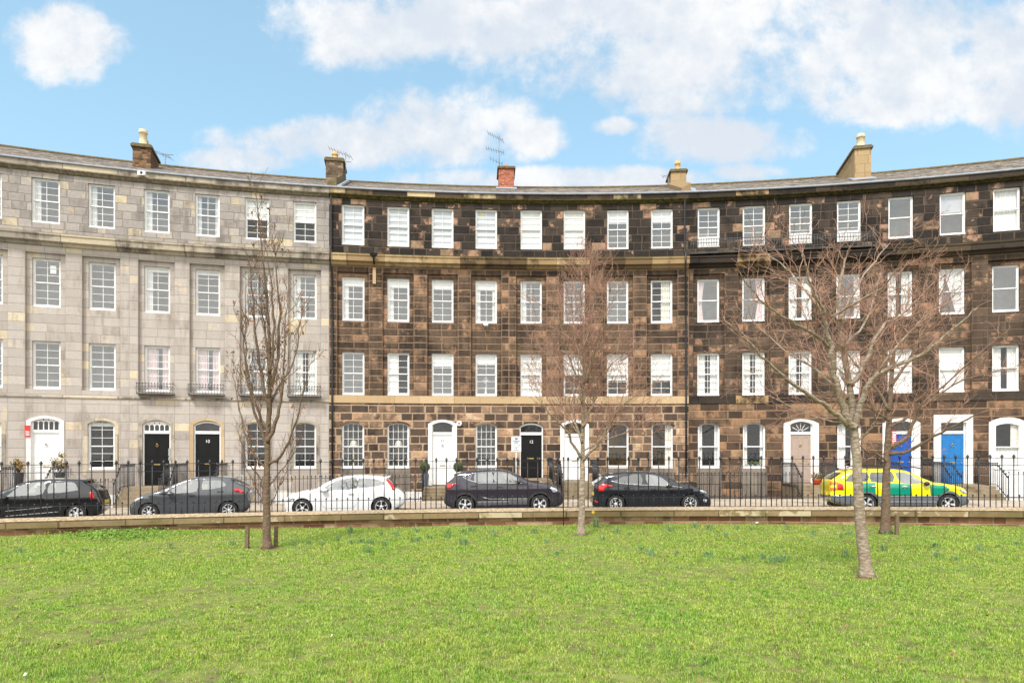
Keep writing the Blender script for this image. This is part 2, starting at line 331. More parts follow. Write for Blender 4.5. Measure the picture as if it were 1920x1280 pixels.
class MB:
    def __init__(s): s.v = []; s.f = []; s.mi = []; s.uv = []; s.sm = []
    def face(s, pts, mi=0, uv=None, smooth=False):
        i = len(s.v); s.v.extend([tuple(p) for p in pts]); s.f.append(tuple(range(i, i + len(pts)))); s.mi.append(mi)
        s.uv.append(uv); s.sm.append(smooth)
    def faces(s, verts, faces, mi=0, smooth=False):
        i = len(s.v); s.v.extend([tuple(p) for p in verts])
        for f in faces: s.f.append(tuple(k + i for k in f)); s.mi.append(mi); s.uv.append(None); s.sm.append(smooth)
    def hexa(s, c, mi=0, uvs=None):      # c: 8 corners, index = x + 2y + 4z
        for f in ((0, 4, 6, 2), (1, 3, 7, 5), (0, 1, 5, 4), (2, 6, 7, 3), (0, 2, 3, 1), (4, 5, 7, 6)):
            s.face([c[k] for k in f], mi, [uvs[k] for k in f] if uvs else None)
    def box(s, x0, x1, y0, y1, z0, z1, mi=0):
        s.hexa([(x, y, z) for z in (z0, z1) for y in (y0, y1) for x in (x0, x1)], mi)
    def tube(s, pts, rad, n=6, mi=0, cap=True, smooth=True):
        pts = [Vector(p) for p in pts]; k = len(pts)
        if not hasattr(rad, '__len__'): rad = [rad] * k
        vs = []; ref = None
        for i, p in enumerate(pts):
            t = (pts[min(i + 1, k - 1)] - pts[max(i - 1, 0)])
            t = t.normalized() if t.length > 1e-9 else Vector((0, 0, 1))
            if ref is None: ref = t.orthogonal().normalized()
            ref = (ref - t * ref.dot(t)); ref = ref.normalized() if ref.length > 1e-6 else t.orthogonal().normalized()
            bi = t.cross(ref)
            for j in range(n):
                a = 2 * math.pi * j / n
                vs.append(p + (ref * math.cos(a) + bi * math.sin(a)) * rad[i])
        fs = [(i * n + j, i * n + (j + 1) % n, (i + 1) * n + (j + 1) % n, (i + 1) * n + j) for i in range(k - 1) for j in range(n)]
        if cap: fs += [tuple(range(n))[::-1], tuple((k - 1) * n + j for j in range(n))]
        s.faces(vs, fs, mi, smooth)
    def lathe(s, prof, c=(0, 0, 0), n=16, mi=0, smooth=True, axis='z'):
        vs = []
        for (r, h) in prof:
            for j in range(n):
                a = 2 * math.pi * j / n; x, y = r * math.cos(a), r * math.sin(a)
                p = (x, y, h) if axis == 'z' else (x, h, y)
                vs.append((c[0] + p[0], c[1] + p[1], c[2] + p[2]))
        k = len(prof)
        fs = [(i * n + j, i * n + (j + 1) % n, (i + 1) * n + (j + 1) % n, (i + 1) * n + j) for i in range(k - 1) for j in range(n)]
        s.faces(vs, fs, mi, smooth)
    def mesh(s, name, mats, base=Vector((0, 0, 0)), weld=0.0):
        me = bpy.data.meshes.new(name)
        me.from_pydata([(x - base[0], y - base[1], z - base[2]) for x, y, z in s.v], [], s.f)
        for m in (mats if isinstance(mats, (list, tuple)) else [mats]): me.materials.append(m)
        me.polygons.foreach_set('material_index', s.mi); me.polygons.foreach_set('use_smooth', s.sm)
        if any(u is not None for u in s.uv):
            ul = me.uv_layers.new(name='UVMap'); flat = []
            for f, u in zip(s.f, s.uv):
                for k in range(len(f)): flat.extend(u[k] if u else (s.v[f[k]][0] + s.v[f[k]][1], s.v[f[k]][2]))
            ul.data.foreach_set('uv', flat)
        if weld:
            b = bmesh.new(); b.from_mesh(me); bmesh.ops.remove_doubles(b, verts=b.verts, dist=weld)
            bmesh.ops.recalc_face_normals(b, faces=b.faces); b.to_mesh(me); b.free()
        me.update(); return me
    def build(s, name, mats, parent=None, local=False, weld=0.0):
        base = Vector((0, 0, 0)) if (local or parent is None) else obj_base(parent)
        o = bpy.data.objects.new(name, s.mesh(name, mats, base, weld)); col.objects.link(o); o.parent = parent
        return o


def thing(name, label, cat, loc=(0, 0, 0), rz=0, group=None):
    o = bpy.data.objects.new(name, None); col.objects.link(o); o.location = loc; o.rotation_euler = (0, 0, rz)
    o.empty_display_size = 0.2
    tag(o, label, cat, group); return o


def tag(o, label, cat, group=None):
    o['label'] = label; o['category'] = cat
    if group: o['group'] = group
    return o


def structure(o):
    o['kind'] = 'structure'; o['category'] = o.name.split('.')[0]
    o['label'] = {'pavement': 'pale stone pavement between the cars and the area railings', 'kerb': 'grey granite kerb along the pavement edge', 'road': 'asphalt road between the garden railing and the parked cars', 'ground': 'dark ground below the street level', 'lawn': 'sloping turf ground of the crescent garden'}[o.name.split('.')[0]]
    return o
def child(name, me, parent, loc=(0, 0, 0), rz=0.0, sc=None):
    o = bpy.data.objects.new(name, me); col.objects.link(o); o.parent = parent; o.location = loc; o.rotation_euler = (0, 0, rz)
    if sc: o.scale = sc
    return o


def text_mesh(txt, size, m, name):
    cu = bpy.data.curves.new(name, 'FONT'); cu.body = txt; cu.size = size; cu.extrude = 0.004; cu.align_x = 'CENTER'; cu.align_y = 'CENTER'
    o = bpy.data.objects.new(name, cu); col.objects.link(o)
    bpy.context.view_layer.update()
    me = bpy.data.meshes.new_from_object(o.evaluated_get(bpy.context.evaluated_depsgraph_get()))
    bpy.data.objects.remove(o); bpy.data.curves.remove(cu)
    me.materials.clear(); me.materials.append(m); me.name = name
    return me


# ------------------------------------------------------------------ the crescent: one arc, everything is set out along it
CX, RAD, VERT = 2.66, 71.6, 34.5
CY = VERT - RAD


def arc_hit(px, off=0.0, cx=CX, cy=CY, rad=RAD):
    """where the sight line of a photo column meets the arc: (u, depth)"""
    t = (px - 960) / F; r = rad + off
    a, b, c = 1 + t * t, -2 * (cx * t + cy), cx * cx + cy * cy - r * r
    d = (-b + math.sqrt(b * b - 4 * a * c)) / 2 / a
    return math.atan2(t * d - cx, d - cy) * rad, d


def P(u, z, off=0.0):
    a = u / RAD; r = RAD + off
    return Vector((CX + r * math.sin(a), CY + r * math.cos(a), z))


def fbox(mb, u0, u1, z0, z1, o0, o1, mi=0, step=0.0):
    """box in facade coordinates (along, up, off the wall line: negative = towards the garden)"""
    k = max(1, int(math.ceil((u1 - u0) / step))) if step else 1
    for i in range(k):
        a, b = u0 + (u1 - u0) * i / k, u0 + (u1 - u0) * (i + 1) / k
        cs = [(u, o, z) for z in (z0, z1) for o in (o0, o1) for u in (a, b)]
        c = [P(u, z, o) for (u, o, z) in cs]
        uvs = [(u + (o - o0), z + 0.001 * i) for (u, o, z) in cs]
        fl = [(0, 1, 5, 4), (2, 6, 7, 3), (0, 2, 3, 1), (4, 5, 7, 6)]
        if i == 0: fl.append((0, 4, 6, 2))
        if i == k - 1: fl.append((1, 3, 7, 5))
        for f in fl:
            uvq = [uvs[q] for q in f]
            if f in ((0, 2, 3, 1), (4, 5, 7, 6)): uvq = [(cs[q][0], z0 + cs[q][1] - o0) for q in f]
            mb.face([c[q] for q in f], mi, uvq)


def sweep(mb, prof, u0, u1, step=0.55, mis=None):
    """profile [(off, z), ...] carried along the arc"""
    k = max(1, int(math.ceil((u1 - u0) / step)))
    ln = [0.0]
    for (a, b) in zip(prof, prof[1:]): ln.append(ln[-1] + math.hypot(a[0] - b[0], a[1] - b[1]))
    for i in range(k):
        a, b = u0 + (u1 - u0) * i / k, u0 + (u1 - u0) * (i + 1) / k
        for j in range(len(prof) - 1):
            (oa, za), (ob, zb) = prof[j], prof[j + 1]
            mb.face([P(a, za, oa), P(b, za, oa), P(b, zb, ob), P(a, zb, ob)], mis[j] if mis else 0,
                    [(a, ln[j] + .01), (b, ln[j] + .01), (b, ln[j + 1] + .01), (a, ln[j + 1] + .01)])
    for u in (u0, u1): mb.face([P(u, z, o) for (o, z) in prof], mis[0] if mis else 0, [(u, z - prof[0][1]) for (o, z) in prof])


PX = [85.25, 190, 293.5, 388.5, 481.5, 571.25, 661.75, 746.5, 829.75, 911.75, 996.25, 1077.25, 1158.75, 1241.5, 1329.25, 1414.25, 1502, 1592.5, 1689.75, 1787, 1888.5]
BAY = {i + 1: arc_hit(x)[0] for i, x in enumerate(PX)}
BAY[0] = BAY[1] - 2.19; BAY[-1] = BAY[0] - 2.19; BAY[22] = BAY[21] + 2.17
HOUSES = [(-1, 2), (3, 6), (7, 10), (11, 14), (15, 18), (19, 22)]
EDGE = [BAY[-1] - 1.12] + [(BAY[b] + BAY[b + 1]) / 2 for (_, b) in HOUSES[:-1]] + [BAY[22] + 1.12]
EDGE[2] = arc_hit(617)[0]; EDGE[4] = arc_hit(1291)[0]
ZT, ZB = {3: 14.47, 2: 10.92, 1: 7.20, 0: 3.68}, {3: 12.47, 2: 8.74, 1: 5.06, 0: 1.42}
PAV = lambda x: 0.065 + 0.0075 * x            # the street climbs to the right
ROAD = lambda x: PAV(x) - 0.09
WHALF = 0.545
AREA = -3.65                                   # off of the area railings
DOORS = {1: 'white', 3: 'black', 4: 'black', 9: 'white', 11: 'black', 12: 'white', 17: 'taupe', 19: 'royal', 20: 'blue'}
THR = {1: .60, 3: .68, 4: .70, 9: .58, 11: .93, 12: .80, 17: .72, 19: .78, 20: .76}

# what each window shows: rows 3 (top) to 0; grid code then fittings
WIN = {
 3: {-1: '26 cl', 0: '26 cl', 1: '26 cl', 2: '26 cl', 3: '26 cl', 4: '26 cb', 5: '26 b50', 6: '26 b50', 7: '26 gf', 8: '26 gf', 9: '26 gf', 10: '26 gf motif',
     11: '26 bf', 12: '26 bf', 13: '26 b30', 14: '26 b30', 15: '26 g55', 16: '26', 17: '26 g60', 18: '26 g60', 19: '11', 20: '11 v45', 21: '11 sh', 22: '11'},
 2: {-1: '26', 0: '26', 1: '26 note', 2: '26', 3: '26 cl b10', 4: '26 b10', 5: '26', 6: '26 cl', 7: '26 b20 cl', 8: '26 b20 cl', 9: '26 b22', 10: '26 b22 cb',
     11: '26 cl', 12: '26', 13: '26', 14: '26 CR', 15: '11 pl', 16: '11 pr', 17: '11 CB', 18: '11 cb', 19: '11 CB', 20: '11 drape', 21: '11', 22: '11'},
 1: {-1: '26', 0: '26', 1: '26', 2: '26', 3: '26 PB', 4: '26 PB', 5: '26 cb', 6: '26 CB', 7: '26', 8: '26 shut', 9: '26 b30', 10: '26 b25 vase',
     11: '26 bf', 12: '26 b50', 13: '26 b62', 14: '26 b62', 15: '26 CB', 16: '26 CB', 17: '26 CB', 18: '11 bf', 19: '11 bf', 20: '11 bf', 21: '11 CB', 22: '11'},
 0: {-1: '26 dk', 0: '26 dk', 2: '26 dk b12', 5: '26 dk', 6: '26 dk', 7: '46 lamp', 8: '46 lamp', 10: '46', 13: '11 am', 14: '11 am cr', 15: '11 dk cb', 16: '11 dk cb plants',
     18: '11 dk CB', 21: '11 dk cr cafe', 22: '11 dk'}}

STYLE = {0: 'grey', 1: 'grey', 2: 'brown', 3: 'brown', 4: 'dark', 5: 'dark'}
SM = {'grey': ('grey_ashlar', 'grey_rubble', 'grey_ashlar', 'grey_trim', 'grey_trim', 'grey_moss'),
      'brown': ('brown_base', 'black_rubble', 'brown_ashlar', 'sooty_trim', 'brown_trim', 'moss'),
      'dark': ('dark_base', 'black_rubble', 'dark_ashlar', 'dark_trim', 'dark_trim', 'dark_moss')}


def arch_pts(u0, u1, zs, rise, n=10):
    """segmental arch from (u0, zs) over to (u1, zs)"""
    c = (u1 - u0) / 2; r = (c * c + rise * rise) / (2 * rise); zc = zs + rise - r; th = math.asin(min(1, c / r))
    return [((u0 + u1) / 2 + r * math.sin(-th + 2 * th * i / n), zc + r * math.cos(-th + 2 * th * i / n)) for i in range(n + 1)]


RD = .15                                     # depth of the recessed window bays


def wall_mesh(k):
    """front wall of house k: flat cells with openings, recessed window bays, jambs and heads all modelled"""
    b0, b1 = HOUSES[k]; ua, ub = EDGE[k], EDGE[k + 1]
    ops = []
    for b in range(b0, b1 + 1):
        uc = BAY[b]
        for r in (1, 2, 3): ops.append((uc - WHALF, uc + WHALF, ZB[r], ZT[r], 0, b, r))
        if b in DOORS:
            w = .60 if DOORS[b] in ('black',) else .70
            ops.append((uc - w, uc + w, THR[b] - .02, 3.83 if w > .65 else 3.72, .20, b, 0))
        elif b == 21: ops.append((uc - .72, uc + .72, 1.0, 3.85, .22, b, 0))
        else: ops.append((uc - WHALF, uc + WHALF, ZB[0], ZT[0], .17, b, 0))
    us = {ua, ub}; zs = {-2.4, .62, 4.64, 5.04, 11.14, 11.52, 12.0, 14.9}
    for (a, b, c, d, *_) in ops: us |= {a, b}; zs |= {c, d}
    for b in range(b0, b1 + 1): us |= {BAY[b] - .77, BAY[b] + .77}
    us, zs = sorted(us), sorted(zs)

    def off(u, z):
        if z < .62: return -.05
        if z > 12.0: return .04
        if 5.04 < z < 11.14:
            for b in range(b0, b1 + 1):
                if abs(u - BAY[b]) < .77: return RD
        return 0.0

    def mi(z): return 0 if z < 4.64 else (1 if z > 11.9 else 2)
    nu, nz = len(us) - 1, len(zs) - 1
    O = [[0] * nz for _ in range(nu)]; H = [[False] * nz for _ in range(nu)]
    for i in range(nu):
        for j in range(nz):
            u, z = (us[i] + us[i + 1]) / 2, (zs[j] + zs[j + 1]) / 2
            O[i][j] = off(u, z)
            for (a, b, c, d, *_) in ops:
                if a < u < b and c < z < d: H[i][j] = True; O[i][j] = off(u, z) + .24
    mb = MB()
    for i in range(nu):
        for j in range(nz):
            a, b, c, d = us[i], us[i + 1], zs[j], zs[j + 1]; m_ = mi((c + d) / 2); o = O[i][j]
            if not H[i][j]: mb.face([P(a, c, o), P(b, c, o), P(b, d, o), P(a, d, o)], m_, [(a, c), (b, c), (b, d), (a, d)])
            if i + 1 < nu and abs(O[i + 1][j] - o) > 1e-6:
                p = O[i + 1][j]; mb.face([P(b, c, o), P(b, c, p), P(b, d, p), P(b, d, o)], m_, [(b, c), (b + p - o, c), (b + p - o, d), (b, d)])
            if j + 1 < nz and abs(O[i][j + 1] - o) > 1e-6:
                p = O[i][j + 1]; mb.face([P(a, d, o), P(b, d, o), P(b, d, p), P(a, d, p)], m_, [(a, d - .05), (b, d - .05), (b, d - .05 + p - o), (a, d - .05 + p - o)])
    # arched heads fill the top corners of ground floor openings
    for (a, b, c, d, rise, bb, r) in ops:
        if not rise: continue
        ap = arch_pts(a, b, d - rise, rise); n = len(ap)
        for q in range(n - 1):
            (p0, z0), (p1, z1) = ap[q], ap[q + 1]
            mb.face([P(p0, z0, 0), P(p1, z1, 0), P(p1, d, 0), P(p0, d, 0)], 0, [(p0, z0), (p1, z1), (p1, d), (p0, d)])
            mb.face([P(p0, z0, .24), P(p1, z1, .24), P(p1, z1, 0), P(p0, z0, 0)], 0, [(p0, z0), (p1, z1), (p1, z1 + .24), (p0, z0 + .24)])
    # gable ends of the block, so that the terrace has thickness
    for u in (ua, ub): mb.face([P(u, -2.4, .3), P(u, 14.9, .3), P(u, 14.9, 12), P(u, -2.4, 12)], 2, [(0, -2.4), (0, 14.9), (12, 14.9), (12, -2.4)])
    mb.face([P(ua, -2.4, 12), P(ub, -2.4, 12), P(ub, 14.9, 12), P(ua, 14.9, 12)], 2, [(0, -2.4), (9, -2.4), (9, 14.9), (0, 14.9)])
    return mb


def curtain(u0, u1, z0, z1, off, m, parent, drape=None, amp=.018):
    mb = MB(); n = max(4, int((u1 - u0) / .035)); rows = 8 if drape else 1
    ph = random.random() * 6
    def pt(i, j):
        t = j / rows; s = i / n
        lo, hi = (u0, u1) if drape is None else drape(t, u0, u1)
        return P(lo + (hi - lo) * s, z0 + (z1 - z0) * t, off + amp * math.sin(i * 1.9 + ph + .4 * math.sin(i * .7)))
    for i in range(n):
        for j in range(rows): mb.face([pt(i, j), pt(i + 1, j), pt(i + 1, j + 1), pt(i, j + 1)], 0, None, True)
    return mb.build('curtain', m, parent)


def leaf_cloud(mb, c, rad, n, size, mi=0, squash=1.0, shell=.55):
    for _ in range(n):
        d = Vector((random.gauss(0, 1), random.gauss(0, 1), random.gauss(0, 1))).normalized()
        p = Vector(c) + Vector((d.x * rad, d.y * rad, d.z * rad * squash)) * (shell + (1 - shell) * random.random())
        a = Vector((random.gauss(0, 1), random.gauss(0, 1), random.gauss(0, 1))).normalized(); b = a.orthogonal().normalized()
        s_ = size * random.uniform(.6, 1.3)
        mb.face([p - a * s_, p + b * s_ * .45, p + a * s_, p - b * s_ * .45], mi)


def window(house, b, r, spec):
    uc = BAY[b]; tok = spec.split(); grid = tok[0]; t = set(tok[1:])
    w = WHALF; z0, z1 = ZB[r], ZT[r]; rise = .17 if r == 0 else 0
    wo = .24 + (RD if r in (1, 2) else (.04 if r == 3 else 0))            # plane where the jamb ends
    if b == 21 and r == 0: z1 = 3.60
    if b == 21 and r == 0: wo = .10
    a0, a1 = uc - w + .002, uc + w - .002
    fo0, fo1 = wo - .13, wo - .03                                        # box frame stands in the reveal
    mb = MB(); fw = .055
    zt = z1 - rise
    fbox(mb, a0, a0 + fw, z0 + .07, zt, fo0, fo1); fbox(mb, a1 - fw, a1, z0 + .07, zt, fo0, fo1)
    fbox(mb, a0, a1, z0 + .002, z0 + .07, fo0 - .06, fo1)
    if rise:
        ap = arch_pts(a0, a1, zt, rise - .004); inn = arch_pts(a0 + fw, a1 - fw, zt, rise - .05)
        for q in range(len(ap) - 1):
            A_, B_, C_, D_ = ap[q], ap[q + 1], inn[q + 1], inn[q]
            mb.face([P(*D_, fo0), P(*C_, fo0), P(*B_, fo0), P(*A_, fo0)])
            mb.face([P(*D_, fo0), P(*D_, fo1), P(*C_, fo1), P(*C_, fo0)])
    else: fbox(mb, a0, a1, z1 - fw, z1 - .002, fo0, fo1)
    zm = (z0 + z1) / 2 + .02
    if r == 0: zm = z0 + (z1 - z0) * .48
    i0, i1 = a0 + fw, a1 - fw; zlo, zhi = z0 + .07, z1 - (fw if not rise else .045)
    fbox(mb, a0 + .01, a1 - .01, zm - .025, zm + .025, fo0 + .02, fo1 - .001)                # meeting rail
    so, lo = fo0 + .03, fo0 + .055                                       # upper sash outside, lower behind
    for (s0, s1, o) in ((zm, zhi, so), (zlo, zm, lo)):
        fbox(mb, i0, i0 + .035, s0, s1 if not (rise and s1 == zhi) else zt, o, o + .035); fbox(mb, i1 - .035, i1, s0, s1 if not (rise and s1 == zhi) else zt, o, o + .035)
        if s0 == zlo: fbox(mb, i0 + .035, i1 - .035, s0, s0 + .06, o, o + .035)
        elif not rise: fbox(mb, i0 + .035, i1 - .035, s1 - .035, s1, o, o + .035)
        nc, nr = {'26': (2, 3), '46': (4, 3), '11': (1, 1)}[grid]
        for c in range(1, nc): x = i0 + (i1 - i0) * c / nc; fbox(mb, x - .010, x + .010, s0 + .03, s1 - .01, o + .004, o + .03)
        for c in range(1, nr): z = s0 + (s1 - s0) * c / nr; fbox(mb, i0 + .03, i1 - .03, z - .010, z + .010, o + .006, o + .028)
    win = mb.build('window', M['white'], house)
    # glass
    dark = bool(t & {'dk', 'am'})
    mb = MB(); op = fo0 + .05
    for (s0, s1, o) in ((zm, zhi, so + .017), (zlo, zm, lo + .017)):
        if s1 == zhi and rise:
            inn = arch_pts(i0, i1, zt, rise - .05)
            mb.face([P(i0, s0, o), P(i1, s0, o)] + [P(*q, o) for q in reversed(inn)])
        else: mb.face([P(i0, s0, o), P(i1, s0, o), P(i1, s1, o), P(i0, s1, o)])
    clean = dark or r == 0 or bool(t & {'bf', 'gf', 'b62', 'b50', 'CB', 'shut', 'sh', 'CR'})
    mb.build('pane', M['pane_dark' if clean else 'pane'], win)
    # room behind
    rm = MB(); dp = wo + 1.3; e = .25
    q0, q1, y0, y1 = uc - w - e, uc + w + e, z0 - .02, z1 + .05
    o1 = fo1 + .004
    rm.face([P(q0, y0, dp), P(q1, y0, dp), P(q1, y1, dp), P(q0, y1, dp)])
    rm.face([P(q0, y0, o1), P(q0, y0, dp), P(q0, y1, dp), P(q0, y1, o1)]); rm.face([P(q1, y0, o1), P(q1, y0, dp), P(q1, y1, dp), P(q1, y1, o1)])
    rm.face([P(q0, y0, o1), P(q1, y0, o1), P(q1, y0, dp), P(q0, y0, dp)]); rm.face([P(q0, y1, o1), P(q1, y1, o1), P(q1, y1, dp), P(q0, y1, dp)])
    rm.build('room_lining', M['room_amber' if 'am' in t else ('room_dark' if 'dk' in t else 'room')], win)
    co = fo1 + .05; W = i1 - i0
    def cur(a, b_, m_, **kw): curtain(i0 + W * a, i0 + W * b_, z0 + .06, z1 - (.1 if rise else .04), co, M[m_], win, **kw)
    def bl(fr, m_, o=fo1 + .02, venetian=False):
        x = MB(); zb = z1 - (z1 - z0) * fr
        if fr > .99: zb = z0 + .06
        if venetian:
            zz = z1 - .05
            while zz > zb: fbox(x, i0 + .01, i1 - .01, zz - .035, zz, o, o + .012); zz -= .05
        else:
            top = z1 - (.06 if not rise else .16)
            kf = max(1, int((top - zb) / .3)) if m_ == 'blind' else 3
            for q in range(kf):
                s0 = zb + (top - zb) * q / kf; s1 = zb + (top - zb) * (q + 1) / kf
                x.face([P(i0, s0, o - .012), P(i1, s0, o - .012), P(i1, s1, o + .008), P(i0, s1, o + .008)])
                x.face([P(i0, s0, o - .012), P(i1, s0, o - .012), P(i1, s0, o + .008), P(i0, s0, o + .008)])
            fbox(x, i0, i1, top, top + .05, o - .01, o + .03)
        x.build('blind', M[m_], win)
    for k in t:
        if k == 'cl': cur(0, .26, 'cloth')
        elif k == 'cr': cur(.68, 1, 'cloth_cream')
        elif k == 'CR': cur(.52, 1, 'cloth_cream')
        elif k == 'cb': cur(0, .2, 'cloth'); cur(.82, 1, 'cloth')
        elif k == 'CB': cur(0, .38, 'cloth'); cur(.62, 1, 'cloth')
        elif k == 'PB': cur(0, .44, 'cloth_pink'); cur(.68, 1, 'cloth_pink')
        elif k == 'pl': cur(0, .3, 'cloth_pink', drape=lambda q, a, b_: (a, b_ - (b_ - a) * .35 * math.sin(q * 3.1) + .06 * q))
        elif k == 'pr': cur(.6, 1, 'cloth_pink', drape=lambda q, a, b_: (a + (b_ - a) * .3 * math.sin(q * 3.1), b_))
        elif k == 'sh': cur(0, .98, 'cloth')
        elif k == 'drape': cur(0, .25, 'cloth', drape=lambda q, a, b_: (a, a + (b_ - a) * (.25 + .9 * q))); cur(.3, 1, 'cloth', drape=lambda q, a, b_: (b_ - (b_ - a) * (.35 + .75 * q), b_))
        elif k == 'cafe': curtain(i0, i1, z0 + .06, zm, co - .01, M['cloth'], win)
        elif k == 'gf': bl(1.0, 'blind_grey')
        elif k == 'bf': bl(1.0, 'blind')
        elif k[0] == 'b' and k[1:].isdigit(): bl(int(k[1:]) / 100, 'blind')
        elif k[0] == 'v' and k[1:].isdigit(): bl(int(k[1:]) / 100, 'blind_grey', venetian=True)
        elif k[0] == 'g' and k[1:].isdigit():
            x = MB(); fbox(x, i0, i1, z0 + .06, z0 + (z1 - z0) * .3, fo1 + .02, fo1 + .04); x.build('blind', M['blind'], win)
        elif k == 'shut':
            x = MB(); fbox(x, i0, i0 + W * .48, z0 + .06, z1 - .05, fo1 + .01, fo1 + .04); x.build('shutter', M['blind'], win)
        elif k == 'note':
            x = MB(); fbox(x, i0 + W * .60, i0 + W * .84, z1 - .62, z1 - .26, fo1 - .035, fo1 - .031); x.build('paper_note', M['paper'], win)
        elif k == 'motif':
            x = MB(); c = P(i0 + W * .27, z1 - .22, fo1 + .0)
            for q in range(8):
                a = q * math.pi / 4; d1 = P(i0 + W * .27 + .10 * math.cos(a), z1 - .22 + .10 * math.sin(a), fo1); d2 = P(i0 + W * .27 + .05 * math.cos(a + .4), z1 - .22 + .05 * math.sin(a + .4), fo1)
                x.face([c, d2, d1, P(i0 + W * .27 + .05 * math.cos(a - .4), z1 - .22 + .05 * math.sin(a - .4), fo1)])
            x.build('window_motif', M['daff_flower'], win)
        elif k == 'lamp':
            x = MB(); c = P(uc, z0 + .06, fo1 + .3)
            x.lathe([(.22, 1.02), (.13, 1.32)], c, 14); x.build('lamp_shade', M['lamp_shade'], win)
            x = MB(); x.lathe([(.09, .0), (.09, .03), (.02, .06), (.05, .4), (.06, .7), (.02, .9), (.02, 1.1)], c, 10); x.build('lamp_base', M['brass'], win)
        elif k == 'vase':
            x = MB(); c = P(uc - .02, z0 + .07, fo1 + .12); x.lathe([(.05, 0), (.07, .1), (.03, .3), (.05, .4)], c, 10); x.build('vase', M['blind'], win)
            x = MB(); leaf_cloud(x, c + Vector((0, 0, .75)), .16, 40, .05); x.build('dried_flowers', M['cloth_cream'], win)
        elif k == 'plants':
            for q in range(5): x = MB(); leaf_cloud(x, P(i0 + W * (.14 + .18 * q), z0 + .22, fo1 + .12), .14, 40, .05); x.build('window_plant', M['leaf_green'], win)
            for q in range(3): x = MB(); x.lathe([(.05, 0), (.075, .14)], P(i0 + W * (.25 + .24 * q), z0 + .06, fo1 + .12), 10); x.build('plant_pot', M['blind'], win)
    return win


